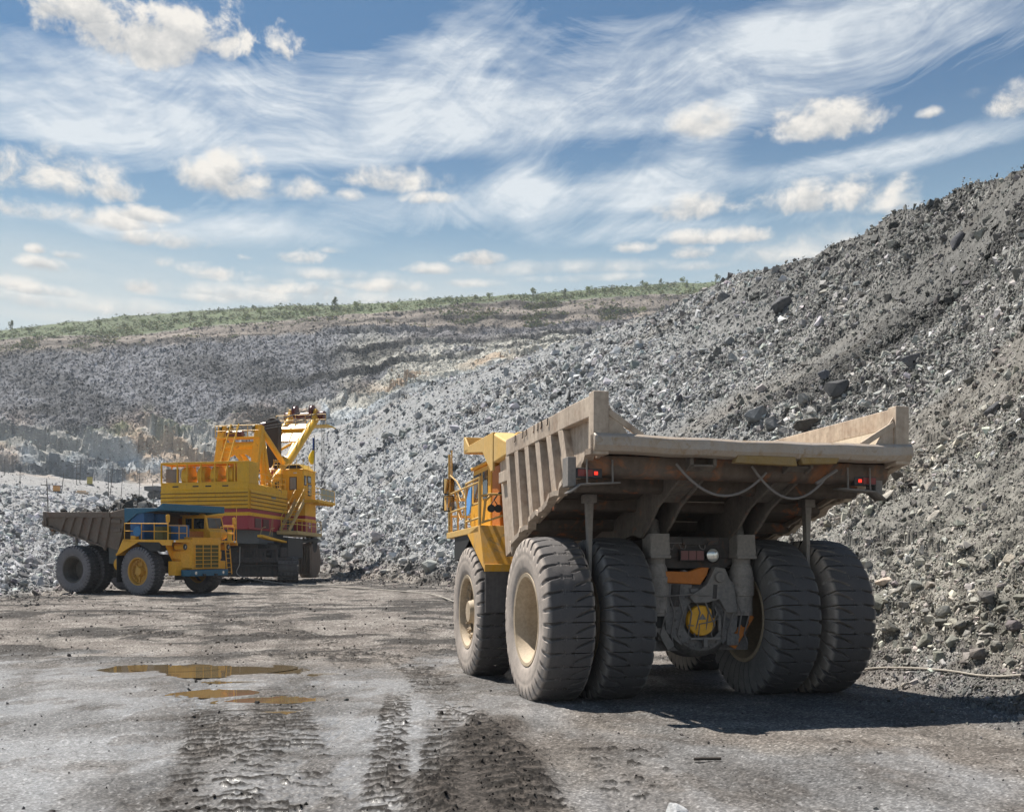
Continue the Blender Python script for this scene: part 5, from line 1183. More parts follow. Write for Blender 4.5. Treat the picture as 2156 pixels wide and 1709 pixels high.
# ------------------------------------------------------------------ electric rope shovel (x right, y forward, origin on the ground below the rear wall's middle)
def shovel():
    root = thing('mining_shovel', 'huge yellow and dark red mining shovel with raised boom at the rock slope', 'mining shovel', (-24.09, 80.75, 2.30), (0, 0, -.2094))
    Y_, MR, DK = M['shovel_yellow'], M['maroon'], M['chassis']
    x0, x1 = -4.05, 3.6
    def turn(o):                                            # the crawlers stand slewed against the house
        c = Vector((-.2, 4.6, 0)); o.matrix_local = Matrix.Translation(c + Vector((1.3, 0, 0))) @ Matrix.Rotation(R(26), 4, 'Z') @ Matrix.Translation(-c)
    # undercarriage: two crawler tracks on a base
    for xa, xb in ((-3.9, -2.3), (2.3, 3.9)):
        n = 22; outl = []
        for k in range(n + 1): a = math.pi / 2 + math.pi * k / n; outl.append((2.1 + .95 * math.cos(a), .95 + .95 * math.sin(a)))
        for k in range(n + 1): a = -math.pi / 2 + math.pi * k / n; outl.append((8.0 + .95 * math.cos(a), .95 + .95 * math.sin(a)))
        tm = MB(); tm.prism([(2.1 + (y - 2.1) * .97 if y < 2.1 else y, .95 + (z - .95) * .9) for y, z in outl], 'x', xa + .06, xb - .06)
        to = tm.build('crawler_track', M['track'], root); turn(to)
        pd = MB(); per = outl + [outl[0]]; acc = 0; nextd = 0
        for (ya, za), (yb, zb) in zip(per[:-1], per[1:]):
            L = math.hypot(yb - ya, zb - za); 
            while nextd <= acc + L and L > 0:
                f = (nextd - acc) / L; y, z = ya + (yb - ya) * f, za + (zb - za) * f; d = Vector((0, yb - ya, zb - za)).normalized()
                pd.beam((xa, y, z), (xb, y, z), .36, .13, Vector((0, -d.z, d.y)))
                for q in range(5): pd.box((xa + .25 + q * .28, y - d.z * -.02 + (-.10 if z > 0 else 0) * 0, z), (.14, .20, .20))
                nextd += .48
            acc += L
        pd.build('track_shoe', M['track'], to, smooth=0)
    ub = MB(); ub.bb(-2.9, 2.28, 1.7, 8.4, .35, 2.6); ub.bb(-3.2, 3.4, 1.3, 1.6, 1.45, 1.85); ub.bb(-3.2, 3.4, 1.2, 1.34, 1.15, 1.25); ub.cyl((-.2, 4.6, 2.1), (-.2, 4.6, 3.1), 2.4, n=40)
    for k in range(6): ub.bb(-2.4 + k * .9, -2.25 + k * .9, 1.25, 1.45, 1.5, 2.6)
    ub.bb(2.5, 3.1, 1.4, 2.0, 1.9, 2.7); turn(ub.build('undercarriage', DK, root, .02))
    # revolving frame skirt
    sk = MB(); sk.prism([(-3.6, .35), (1.9, .35), (3.35, 2.2), (3.35, 6.8), (-3.8, 6.8), (-3.8, .35)], 'z', 2.95, 4.05); sko = sk.build('revolving_frame', M['grey_blue'], root, .03)
    for xx, mt in ((1.2, 'dark'), (1.62, 'shovel_yellow'), (2.02, 'dark')):
        q = MB(); q.bb(xx, xx + .38, .28, .345, 2.96, 4.02); q.build('counterweight_stripe', M[mt], sko)
    # house: plan with chamfered rear corners
    def band(name, z0, z1, mat, off=0., parent=root, bev=.02):
        q = MB(); q.prism([(x0 + 1.35 - off, 0 - off), (x1 - .05 + off * .3, 0 - off), (x1 + off, .1), (x1 + off, 7.0 + off), (x0 - off, 7.0 + off), (x0 - off, .12)], 'z', z0, z1)
        return q.build(name, mat, parent, bev)
    lo = band('lower_wall', 4.03, 5.10, MR); band('painted_stripe', 5.10, 5.37, Y_, .015); band('painted_stripe', 5.37, 5.64, MR, .01)
    hs = band('house_wall', 5.64, 7.2, Y_)
    pk = MB()                                              # lapped planks
    for k in range(5):
        z = 5.66 + k * .31
        pk.add([(x0 + 1.35, -.10, z), (x1 - .05, -.10, z), (x1 - .05, -.008, z + .30), (x0 + 1.35, -.008, z + .30), (x0 + 1.35, 0, z), (x1 - .05, 0, z)], [(0, 1, 2, 3), (4, 5, 1, 0)])
        pk.add([(x1 + .10, .14, z), (x1 + .10, 6.95, z), (x1 + .008, 6.95, z + .30), (x1 + .008, .14, z + .30), (x1, .14, z), (x1, 6.95, z)], [(0, 1, 2, 3), (4, 5, 1, 0)])
        pk.add([(x0 - .08, .12, z), (x0 + 1.33, -.10, z), (x0 + 1.3, -.008, z + .30), (x0, .12, z + .30)], [(0, 1, 2, 3)])
    pk.build('plank_cladding', Y_, hs, smooth=0); pg = MB()
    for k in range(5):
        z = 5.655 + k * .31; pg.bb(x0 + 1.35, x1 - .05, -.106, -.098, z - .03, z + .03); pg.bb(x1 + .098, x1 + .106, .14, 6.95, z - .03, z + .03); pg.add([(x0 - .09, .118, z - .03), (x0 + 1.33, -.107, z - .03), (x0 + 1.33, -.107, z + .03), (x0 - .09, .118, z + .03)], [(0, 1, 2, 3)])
    pg.build('plank_joint_shade', M['lap_shade_brown'], hs, smooth=0)  # dark strips mark the joints and paint in the shade under each lap
    ev = band('eave_band', 7.2, 7.66, Y_, .03)
    for xx in (-2.95, -1.2, -.1, 1.35):
        q = MB(); q.bb(xx, xx + .5, -.06, -.032, 7.40, 7.50); q.build('vent_slot', M['black'], ev)
    for k, yy in enumerate((1.9, 2.9, 3.9, 4.9, 5.9)):
        q = MB(); q.cyl((x1 - .35, yy, 7.66), (x1 + .02, yy, 7.46), .16, n=10); q.build('roof_bracket', Y_, ev)
    q = MB(); q.bb(x1 + .05, x1 + .06, 3.9, 4.75, 6.55, 7.0); q.build('faded_plate', M['plate_grey'], hs)
    # open gallery on the roof with winch drums
    gl = MB()
    for z in (7.72, 9.28): gl.bb(x0, x1, .02, .14, z - .06, z + .06); gl.bb(x0, x1, 1.56, 1.68, z - .06, z + .06)
    for xx in (x0 + .05, -2.6, -1.75, -.55, .65, 1.75, 2.35, x1 - 1.0):
        gl.bb(xx - .06, xx + .06, .03, .13, 7.72, 9.28)
    for xx in (x0 + .05, -1.9, .3, x1 - 1.0): gl.bb(xx - .05, xx + .05, 1.57, 1.67, 7.72, 9.28)
    for xx in (x0 + .06, x1 - .06): gl.bb(xx - .06, xx + .06, .1, 1.6, 9.22, 9.34)
    gl.bb(x0, x1, .0, 1.7, 9.34, 9.38)
    glo = gl.build('gallery_frame', Y_, root, .012)
    q = MB(); q.bb(x1 - .95, x1, .0, 1.66, 7.67, 9.24); qo = q.build('gallery_box', Y_, root, .02)
    q = MB()
    for k in range(5): q.add([(x1 + .03, .05, 7.7 + k * .31), (x1 + .03, 1.62, 7.7 + k * .31), (x1 + .005, 1.62, 8.0 + k * .31), (x1 + .005, .05, 8.0 + k * .31)], [(0, 1, 2, 3)])
    q.build('plank_cladding', Y_, qo, smooth=0)
    q = MB(); q.bb(x0 + .2, x0 + 1.3, .5, .6, 7.75, 8.9); q.build('grey_panel', M['grey_steel'], glo)
    for xx in (-2.35, -.95, .2, 1.55):
        q = MB(); q.lathe([(xx, .02), (xx, .78), (xx + .08, .84), (xx + .55, .84), (xx + .62, .74), (xx + .62, .02)], (0, .95, 8.28), 'x', 36); q.cyl((xx + .6, .95, 8.2), (xx + .95, .95, 8.2), .14, n=12); q.bb(xx + .1, xx + .5, .3, 1.6, 7.66, 8.1)
        q.build('winch_drum', Y_, root)
    # gantry (A-frame)
    yA = 5.5
    ga = MB()
    for xb, xt in ((-1.95, -1.5), (1.4, 1.85)):
        ga.beam((xb, yA - .5, 7.6), (xt, yA, 13.0), .62, .5, (0, 1, 0)); ga.cyl((xb, yA + 1.6, 7.6), (xt, yA + .1, 12.6), .20, n=16)
    ga.cyl((-1.6, yA, 11.35), (1.7, yA, 11.35), .32, n=18); ga.bb(-1.9, 2.0, yA - .5, yA + .3, 11.9, 12.05); ga.bb(-1.6, 1.8, yA - .1, yA + .1, 10.7, 11.4)
    ga.prism([(-1.85, 7.6), (-1.15, 7.6), (-1.15, 9.9), (-.9, 10.4), (-.4, 10.62), (.6, 10.62), (1.05, 10.35), (1.2, 9.9), (1.2, 8.7), (.9, 8.3), (.9, 7.6), (1.5, 7.6), (1.75, 11.3), (-1.65, 11.3)], 'y', yA - .12, yA + .12)
    ga.beam((.95, yA, 9.2), (-.3, yA, 10.7), .3, .22, (0, 1, 0))
    gao = ga.build('gantry', Y_, root, .02)
    st = MB(); st.cyl((1.85, yA + .2, 12.7), (1.75, 10.3, 10.4), .24, n=16); st.cyl((1.75, yA + .6, 12.2), (1.75, 7.6, 7.7), .22, n=16); st.cyl((-1.5, yA + .2, 12.7), (-1.5, 10.3, 10.4), .22, n=14); st.build('gantry_strut', Y_, gao)
    rl = MB()
    for z in (12.55, 13.0): rl.tube([(-1.95, yA - .5, z), (2.0, yA - .5, z)], .03, 6)
    for xx in (-1.95, -1.0, 0., 1., 2.): rl.tube([(xx, yA - .5, 12.0), (xx, yA - .5, 13.0)], .03, 6)
    rl.build('gantry_rail', M['rail_yellow'], gao)
    la = MB()
    for xx in (-.55, .15): la.beam((xx - .55, yA - 2.2, 8.0), (xx + .10, yA - .6, 13.1), .07, .10)
    for k in range(11):
        f = .12 + k * .08; la.beam((-1.1 + .65 * f, yA - 2.2 + 1.6 * f, 8.0 + 5.1 * f), (-.4 + .65 * f, yA - 2.2 + 1.6 * f, 8.0 + 5.1 * f), .05, .05)
    la.build('gantry_ladder', M['rail_yellow'], gao)
    for xx in (-1.55, -.75, 1.45):
        q = MB(); q.cyl((xx - .1, yA - .1, 12.75), (xx + .1, yA - .1, 12.75), .34, n=24); q.build('gantry_sheave', M['olive_dark'], gao)
    q = MB(); q.cyl((-.95, yA - .3, 12.3), (.45, yA - .3, 12.3), .26, n=18); q.build('gantry_drum', M['maroon_dark'], gao)
    # boom
    Hd = Vector((0, 18.6, 15.6)); Ft = Vector((0, 8.0, 7.7)); bo = MB()
    for sx in (-1.30, 1.30):
        bo.cyl((sx * 1.1, Ft.y, Ft.z), (sx, Hd.y, Hd.z), .42, .36, 22)
    d = (Hd - Ft)
    for f, th in ((.40, .3), (.82, .4)):
        c = Ft + d * f; bo.beam((-1.3, c.y, c.z), (1.3, c.y, c.z), .8, th, (0, .8, .6))
    bo.plate([(-1.2, *(Ft + d * .66)[1:]), (1.2, *(Ft + d * .66)[1:]), (1.2, *(Ft + d * .92)[1:]), (-1.2, *(Ft + d * .92)[1:])], .12)
    bo.beam((-1.2, *(Ft + d * .42)[1:]), (0.7, *(Ft + d * .66)[1:]), .22, .2); bo.beam((1.1, *(Ft + d * .42)[1:]), (.7, *(Ft + d * .66)[1:]), .16, .16)
    boo = bo.build('boom', M['shovel_yellow_lit'], root)
    hp = MB(); zpl = Hd.z - .7; hp.bb(-2.5, 2.9, Hd.y - .9, Hd.y + .6, zpl - .10, zpl); hp.beam((2.9, Hd.y - .9, zpl - .05), (3.4, Hd.y - .2, zpl - .3), .1, .1)
    for z in (zpl + .5, zpl + 1.0): hp.tube([(-2.4, Hd.y - .85, z), (2.7, Hd.y - .85, z)], .025, 6)
    for xx in (-2.4, -1.4, -.4, .6, 1.6, 2.7): hp.tube([(xx, Hd.y - .85, zpl), (xx, Hd.y - .85, zpl + 1.0)], .025, 6)
    hp.build('boom_platform', M['rail_yellow'], boo)
    for xx in (-.75, .95):
        q = MB(); q.lathe([(xx - .14, .02), (xx - .14, .62), (xx - .06, .55), (xx + .06, .55), (xx + .14, .62), (xx + .14, .02)], (0, Hd.y, Hd.z + .75), 'x', 30); q.build('boom_sheave', M['maroon_dark'], boo)
    for xa, xb in ((-1.9, -1.35), (1.6, 2.15)):
        q = MB(); q.lathe([(xa, .02), (xa, .46), (xa + .08, .42), (xb - .08, .42), (xb, .46), (xb, .02)], (0, Hd.y + .2, Hd.z + .35), 'x', 26); q.build('boom_sheave', M['maroon_dark'], boo)
    q = MB(); q.cyl((-.6, Hd.y, Hd.z + .35), (.8, Hd.y, Hd.z + .35), .30, n=20); q.build('boom_axle', M['maroon_dark'], boo)
    for sx in (-1.3, 1.3):
        q = MB(); q.prism([(Hd.y - 1.0, Hd.z - .6), (Hd.y + .4, Hd.z - .3), (Hd.y + .4, Hd.z + .9), (Hd.y - .1, Hd.z + 1.0)], 'x', sx - .12, sx + .12); q.build('head_cheek', M['shovel_yellow_lit'], boo, .02)
    # dipper handle standing up in the saddle
    hd = MB(); pr = []
    for k in range(13): a = math.pi * k / 12; pr.append((.62 * math.cos(a) + .1, 14.05 + .62 * math.sin(a)))
    hd.prism(pr + [(-.28, 8.6), (.62, 8.6)], 'y', 11.5, 12.3); hdo = hd.build('dipper_handle', M['handle_brown'], root, .05)
    q = MB(); q.cyl((-.98, 11.9, 13.85), (-.55, 11.9, 13.85), .52, n=26); q.build('handle_drum', M['maroon_dark'], hdo)
    q = MB(); q.cyl((-.6, 11.2, 9.6), (.7, 11.2, 9.6), .5, n=22); q.cyl((-.5, 11.0, 8.6), (.6, 11.0, 8.6), .6, n=22); q.build('saddle_block', MR, hdo)
    rp = MB()
    for (xa, xb, za, zb) in ((-1.55, -.9, 13.0, 16.6), (-1.5, -.7, 13.05, 16.1), (-.8, .8, 12.9, 16.5), (-.7, -1.6, 12.7, 16.0), (1.45, .95, 13.0, 16.7), (1.5, 1.8, 12.8, 16.2), (.2, .7, 12.5, 15.6), (1.4, 1.1, 12.6, 15.8)):
        rp.tube([(xa, yA, za), ((xa + xb) / 2, (yA + Hd.y) / 2, (za + zb) / 2 - .18), (xb, Hd.y, zb)], .035, 5)
    for xx in (.2, .5, 1.3): rp.tube([(xx, yA + .3, 12.6), (xx + .35, 8.6, 8.0)], .028, 5)
    for xx in (1.75, 1.95): rp.tube([(xx, Hd.y + .5, Hd.z + .2), (xx + .05, Hd.y + .4, 7.0)], .03, 5)
    rp.build('hoist_rope', M['rope'], root)
    # dipper resting on the ground in front
    dp = MB(); n = 18; out = [(12.2, 3.4), (13.9, 3.6)]
    dp.prism([(11.9, .55), (12.1, 3.2), (12.6, 3.5), (14.0, 3.3), (14.4, 2.2), (14.2, .9), (13.4, .30), (12.4, .28)], 'x', 3.0, 4.9)
    dpo_loc = (-.55, -.9, 0)
    dpo = dp.build('dipper', M['dipper'], root, .18); dpo.scale = (.62, .95, .98); dpo.location = (1.15, -.6, .0)
    for k in range(5):
        q = MB(); x = 3.15 + k * .4; q.prism([(x - .13, .6), (x + .13, .6), (x + .09, 2.7), (x, 3.1), (x - .09, 2.7)], 'y', 11.78, 12.02); q.build('dipper_tooth', M['dipper'], dpo, .03)
    q = MB(); q.tube([(3.3, 12.3, 3.3), (3.6, 12.4, 4.2), (4.3, 12.4, 4.2), (4.6, 12.3, 3.3)], .13, 8); q.build('dipper_bail', M['dipper'], dpo)
    # front side tower, operator's cab, stairs and balconies
    tw = MB(); tw.bb(2.0, 4.45, 8.9, 11.2, 5.64, 6.75); two = tw.build('tower_wall', Y_, root, .03)
    for nm, z0_, z1_, mt in (('painted_stripe', 5.37, 5.64, MR), ('painted_stripe', 5.1, 5.37, Y_), ('lower_wall', 4.1, 5.1, MR)):
        q = MB(); q.bb(2.0, 4.45, 8.9, 11.2, z0_, z1_); q.build(nm, mt, two)
    q = MB(); q.bb(4.455, 4.47, 9.7, 9.95, 4.6, 4.85); q.bb(4.455, 4.47, 9.65, 10.0, 4.95, 5.02); q.build('notice_plate', M['plate_white'], two)
    q = MB(); q.bb(.6, 2.0, 7.0, 10.5, 4.1, 7.0); q.build('front_housing', Y_, root, .03)
    dk = MB(); dk.bb(1.8, 5.9, 8.3, 12.2, 6.72, 6.95)
    for k in range(7): dk.bb(5.3, 5.9, 8.6 + k * .5, 8.7 + k * .5, 6.60, 6.72)
    dko = dk.build('cab_deck', Y_, root, .02)
    rl = MB()
    for z in (7.45, 7.95): rl.tube([(4.6, 8.35, z), (5.85, 8.35, z), (5.85, 12.1, z)], .03, 6)
    for p in ((4.6, 8.35), (5.2, 8.35), (5.85, 8.35), (5.85, 9.2), (5.85, 10.1), (5.85, 11.), (5.85, 12.1)): rl.tube([(*p, 6.9), (*p, 7.95)], .03, 6)
    rl.build('deck_rail', M['rail_yellow'], dko)
    q = MB(); q.add([(5.86, 9.0, 7.1), (5.86, 12.0, 7.1), (5.86, 12.0, 7.9), (5.86, 9.0, 7.9)], [(0, 1, 2, 3)]); q.build('deck_mesh', M['mesh_grey'], dko, smooth=0)
    cb = MB(); cb.bb(2.3, 4.25, 9.0, 11.6, 6.95, 9.62); cb.bb(2.25, 4.32, 8.95, 11.7, 9.62, 9.72); cb.bb(1.55, 2.3, 8.6, 10.2, 6.95, 9.3); cbo = cb.build('operator_cab', Y_, root, .06)
    q = MB(); q.prism([(2.35, 9.72), (4.2, 9.72), (3.8, 10.15), (2.75, 10.15)], 'y', 9.1, 11.4); q.build('cab_hood', M['rail_yellow'], cbo, .02)
    q = MB(); q.prism([(2.5, 9.76), (4.05, 9.76), (3.72, 10.08), (2.82, 10.08)], 'y', 9.06, 9.1); q.build('hood_louvre', M['black'], cbo)
    def win(x0_, x1_, z0_, z1_, face):
        q = MB(); g = MB(); e = .07
        if face == 'y': q.bb(x0_ - e, x1_ + e, 8.97, 9.0, z0_ - e, z1_ + e); g.bb(x0_, x1_, 8.955, 8.97, z0_, z1_)
        else: q.bb(4.25, 4.28, x0_ - e, x1_ + e, z0_ - e, z1_ + e); g.bb(4.28, 4.295, x0_, x1_, z0_, z1_)
        f = q.build('window', M['black'], cbo, .03); g.build('pane', M['pale_glass'], f, .03)
    win(3.0, 3.55, 7.95, 8.95, 'y'); win(9.15, 9.5, 8.35, 9.05, 'x'); win(9.85, 10.5, 8.6, 9.1, 'x'); win(9.95, 10.6, 7.5, 8.4, 'x')
    q = MB(); q.bb(1.75, 2.15, 8.58, 8.60, 7.5, 8.6); q.build('cab_doorway', M['black'], cbo)
    q = MB(); q.bb(3.3, 3.6, 8.96, 8.99, 9.3, 9.42); q.build('cab_lamp', M['lens'], cbo)
    rr_ = MB()
    for z in (10.05, 10.45): rr_.tube([(1.6, 8.7, z), (2.3, 8.7, z)], .025, 6)
    for p in ((1.6, 8.7), (1.95, 8.7), (2.3, 8.7), (2.9, 9.0), (3.6, 9.0), (4.2, 9.0), (4.25, 10.), (4.25, 11.)): rr_.tube([(*p, 9.3), (*p, 10.55)], .025, 6)
    rr_.tube([(2.3, 8.7, 10.05), (2.9, 9.0, 10.05), (4.2, 9.0, 10.05), (4.25, 11., 10.05)], .02, 6); rr_.build('roof_rail', M['rail_yellow'], cbo)
    sr = MB()
    for xx in (3.75, 4.55): sr.beam((xx, 5.3, 4.15), (xx, 8.5, 6.95), .10, .34)
    for k in range(11): f = k / 11; sr.bb(3.75, 4.55, 5.3 + 3.2 * f, 5.6 + 3.2 * f, 4.2 + 2.8 * f, 4.25 + 2.8 * f)
    sro = sr.build('stairs', M['stair_tan'], root)
    q = MB()
    for xx in (3.75, 4.55):
        q.tube([(xx, 5.4, 5.2), (xx, 8.4, 7.85), (xx, 9.6, 7.9)], .035, 6)
        for k in range(4): f = k / 3.5; q.tube([(xx, 5.5 + 3 * f, 4.3 + 2.7 * f), (xx, 5.5 + 3 * f, 5.3 + 2.6 * f)], .025, 6)
    q.build('stair_rail', M['rail_yellow'], sro)
    bl = MB(); bl.prism([(3.6, 5.0), (5.2, 5.6), (5.2, 10.8), (2.6, 10.8), (2.6, 8.0)], 'z', 3.85, 4.15); blo = bl.build('balcony', M['stair_tan'], root, .02)
    q = MB()
    for z in (4.7, 5.15): q.tube([(4.0, 5.1, z), (5.15, 5.6, z), (5.15, 10.7, z)], .03, 6)
    for p in ((4.0, 5.1), (5.15, 5.6), (5.15, 6.6), (5.15, 7.6), (5.15, 8.6), (5.15, 9.6), (5.15, 10.7)): q.tube([(*p, 4.15), (*p, 5.15)], .03, 6)
    q.build('balcony_rail', M['rail_yellow'], blo)
    q = MB(); q.bb(2.7, 3.4, 7.3, 8.8, 4.15, 5.2); q.build('balcony_locker', M['dark'], blo)
    lb = MB(); lb.prism([(.6, 3.42), (1.6, 3.30), (5.2, 3.12), (5.4, 3.25), (2.0, 3.5), (.6, 3.62)], 'x', 4.0, 4.5)
    lbo = lb.build('boarding_ramp', M['shovel_yellow'], root, .03); q = MB()
    for y in (1.0, 2.6): q.tube([(4.0, y, 3.5), (4.0, y + .5, 4.2), (4.0, y + 1.1, 4.3)], .03, 6)
    q.tube([(4.0, 2.9, 3.6), (4.0, 3.3, 5.0), (4.0, 3.45, 5.0), (4.0, 3.3, 3.6)], .02, 6); q.build('ramp_rail', M['stair_tan'], lbo)
    pb = MB()
    for k in range(4): pb.beam((3.2 + .2 * k, 3.0, 2.45 + .08 * k), (3.6 + .35 * k, 11.2, 3.65), .16, .2)
    pb.build('crowd_beam', M['black'], root); q = MB(); q.lathe([(0, .02), (0, .5), (.3, .5), (.3, .02)], (3.9, 11.6, 3.0), 'x', 20); q.bb(3.5, 4.2, 11.2, 12.2, 2.9, 3.9); q.build('sheave_block', M['black'], root, .05)
    er = MB()
    for z in (8.15, 8.6): er.tube([(x1 - .1, 1.7, z), (x1 - .1, 6.9, z), (1.0, 6.9, z)], .03, 6)
    for yy in (1.8, 3.1, 4.4, 5.7, 6.9): er.tube([(x1 - .1, yy, 7.62), (x1 - .1, yy, 8.6)], .03, 6)
    er.build('roof_rail', M['rail_yellow'], root)
    for yy in (1.0, 2.4):
        q = MB()
        for k in range(6): q.bb(x1 + .06, x1 + .075, yy, yy + 1.0, 4.25 + k * .11, 4.30 + k * .11)
        q.bb(x1 + .005, x1 + .05, yy - .05, yy + 1.05, 4.2, 4.95); q.build('louvre', M['maroon_dark'], lo)
    bl2 = MB()                                              # lattice bracing and walkways about the mast foot
    for xa, ya, za, xb, yb, zb in ((-1.6, 6.2, 7.7, 1.6, 7.4, 9.6), (1.6, 6.2, 7.7, -1.6, 7.4, 9.6), (1.9, 6.0, 7.7, 1.9, 8.4, 9.2), (.6, 8.6, 7.7, .6, 11., 10.6), (1.3, 8.6, 7.7, 1.3, 11., 10.6), (.6, 9.6, 9.0, 1.3, 9.6, 9.0), (.6, 10.3, 9.8, 1.3, 10.3, 9.8), (.6, 11., 10.6, 1.3, 11., 10.6), (1.6, 7.4, 9.6, 2.0, 9.2, 8.0)): bl2.beam((xa, ya, za), (xb, yb, zb), .09, .09)
    for z in (8.2, 8.7): bl2.tube([(.2, 7.1, z), (2.3, 7.1, z), (2.3, 8.6, z)], .03, 6)
    for p_ in ((.2, 7.1), (.9, 7.1), (1.6, 7.1), (2.3, 7.1), (2.3, 7.9), (2.3, 8.6)): bl2.tube([(*p_, 7.6), (*p_, 8.7)], .03, 6)
    bl2.build('bracing', M['rail_yellow'], root)
    mc = MB(); mc.bb(1.2, 4.0, 3.0, 6.5, 1.7, 2.95); mc.bb(3.3, 4.6, 5.0, 8.0, 1.9, 3.6); mc.cyl((2.0, 2.9, 2.2), (4.2, 2.9, 2.2), .35, n=14); mc.build('travel_drive', M['dark'], root, .05)
    return root
M['shovel_yellow'] = paint('weathered shovel yellow', (.84, .44, .008), (.36, .25, .07), .36, .5, 0, .8, (.3, .12, .02), .05, .08, .4, .75)
M['shovel_yellow_lit'] = paint('sunlit boom yellow', (.80, .44, .015), (.5, .36, .14), .15, .35, 0, .8, None, 0, .05)  # copy of the shovel yellow with the boom's sunlight painted in
M['lap_shade_brown'] = plain('plank joint with lap shade', (.16, .085, .01), .8)  # joint colour darkened to paint the lap shade
M['rail_yellow'] = plain('yellow rail', (.66, .42, .06), .5)
M['stair_tan'] = paint('sandy stair paint', (.48, .34, .13), (.4, .32, .2), .5, .6, 0, 1.5)
M['track'] = paint('crawler steel', (.085, .08, .078), (.20, .185, .17), .6, .7, .2, 2.)
M['olive_dark'] = plain('greasy sheave', (.08, .07, .02), .5)
M['maroon_dark'] = plain('dark red sheave', (.085, .008, .012), .4)
M['handle_brown'] = paint('dark dipper handle', (.035, .026, .022), (.07, .055, .045), .4, .6, .1, 1.)
M['dipper'] = paint('scoured dipper', (.16, .12, .095), (.26, .22, .18), .6, .6, .2, 1.5, (.18, .07, .03), .3)
M['plate_grey'] = plain('faded plate', (.30, .28, .22), .7, 0, .4, 12)
M['plate_white'] = plain('white plate', (.6, .58, .55), .6)
M['mesh_grey'] = plain('wire screen', (.35, .36, .30), .7)
M['pale_glass'] = plain('pale cab glass', (.22, .25, .27), .08, 0, .3, 4, .7)
shovel()
M['far_dark'] = plain('far truck in haze and shade', (.045, .05, .06), .7)  # haze and shade on the far truck painted as one dark blue-grey
M['yellow_olive'] = plain('olive yellow', (.42, .34, .06), .6)
M['orange_box'] = plain('orange box', (.6, .27, .05), .6)
M['pale_orange'] = plain('pale orange', (.55, .36, .2), .7)
M['pale_board'] = plain('pale boards', (.55, .42, .3), .8)
M['flag_blue'] = plain('flag blue', (.02, .06, .25), .8)
M['flag_yellow'] = plain('flag yellow', (.75, .55, .01), .8)
M['stick'] = plain('dark stick', (.05, .04, .032), .9)
# ------------------------------------------------------------------ poles, far truck, boxes, cables, flag, load, boulders, trees
def pole(u, vb, vt, label, arms=1, ymin=90, group='utility poles along the quarry road', lean=0., hmax=None):
    p = on_ground(u, vb, 0, ymin); h = (vb - vt) / F_PX * p.y
    if hmax: h = min(h, hmax)
    r = max(.11, p.y * .00030)
    root = thing('utility_pole', label, 'utility pole', p, (0, lean, 0), group)
    q = MB(); q.cyl((0, 0, -.8), (0, 0, h), r * 1.15, r * .85, 8); q.build('shaft', M['wood'], root)
    for k in range(arms):
        z = h - .9 - k * 1.1; a = MB(); a.beam((-1.25, 0, z), (1.25, 0, z + .05), r * 1.1, r * 1.1); ao = a.build('crossarm', M['wood'], root)
        for x in (-1.15, 1.15):
            i = MB(); i.cyl((x, 0, z), (x, 0, z + .35), r * .6, n=6); i.build('insulator', M['pale_ins'], ao)
    i = MB(); i.cyl((0, 0, h), (0, 0, h + .4), r * .7, n=6); i.build('insulator', M['pale_ins'], root)
    return p, h
M['pale_ins'] = plain('insulator', (.16, .16, .17), .4)
PL = [(9, 1001, 966, 'utility pole against the blue grey cliff at the edge of the picture', 1, .02),
      (42, 1030, 993.5, 'short utility pole standing on the dark bank', 1, .01),
      (102, 1092, 1011.6, 'thick dark utility pole rising behind the tail of the loaded truck', 1, -.045),
      (130, 1035, 993.5, 'leaning utility pole with crossarm beside the orange box', 1, .11),
      (161, 1021.5, 967, 'first of two tall poles close together below the cliff', 2, .02),
      (168, 1017, 967, 'second of two tall poles below the cliff, with a stone heap at its foot', 2, .03),
      (228.6, 1047.7, 981.8, 'upright pole of a pair on the haul road', 1, -.02),
      (231, 1051, 984.5, 'slanting pole of a pair on the haul road', 1, .10),
      (255, 1046.8, 983.6, 'utility pole with wide crossarm beside the haul road', 1, .06),
      (292.7, 1044, 990, 'bare utility pole nearest the far dump truck', 0, .03),
      (324, 1072, 1017, 'bare thin pole in front of the far dump truck', 0, -.05)]
for u, vb, vt, lb, arms, ln_ in PL: pole(u, vb, vt, lb, arms, 75, lean=ln_)
for u, vb, vt, lb in ((70.5, 768, 741, 'faint pole high on the grey bench of the far pit wall'), (227.7, 761, 734, 'faint pole on the top rubble bench above the cliff'), (664.5, 735, 704, 'dark pole on the far bench left of the black seam'),
                      (795, 701, 673, 'pole on the black bench below the green ridge'), (895, 694, 679, 'short pole on the purple grey bench of the far wall'), (936.6, 728, 712, 'short pole above the pale slabs of the far wall')):
    pole(u, vb, vt, lb, 0, 300, 'poles on the benches of the far wall')
# far truck on the road, mostly behind the shovel
p = on_ground(328, 1050, 0, 250)
ft_ = thing('far_haul_truck', 'small dark dump truck driving on the far haul road behind the shovel', 'dump truck', p, (0, 0, R(-25)))
q = MB(); q.prism([(-3.2, 3.2), (2.8, 2.3), (3.6, 4.6), (6.6, 4.9), (6.6, 4.6), (4.4, 4.3), (3.9, 4.9), (-3.2, 4.7)], 'x', -2.9, 2.9); q.build('dump_body', M['far_dark'], ft_)
q = MB(); q.bb(-2.8, 2.8, 4.2, 7.6, 1.6, 3.3); q.bb(-2.4, -.8, 5.0, 7.0, 3.3, 4.5); q.build('chassis', M['far_dark'], ft_)
for x in (-2.1, 2.1):
    for y, w in ((0, 1.9), (5.2, .95)):
        q = MB(); q.lathe([(-w / 2, .8), (-w / 2, 1.4), (-w / 2 + .1, 1.53), (w / 2 - .1, 1.53), (w / 2, 1.4), (w / 2, .8)], (x, y, 1.5), 'x', 24, True, True); q.build('wheel', M['black'], ft_)
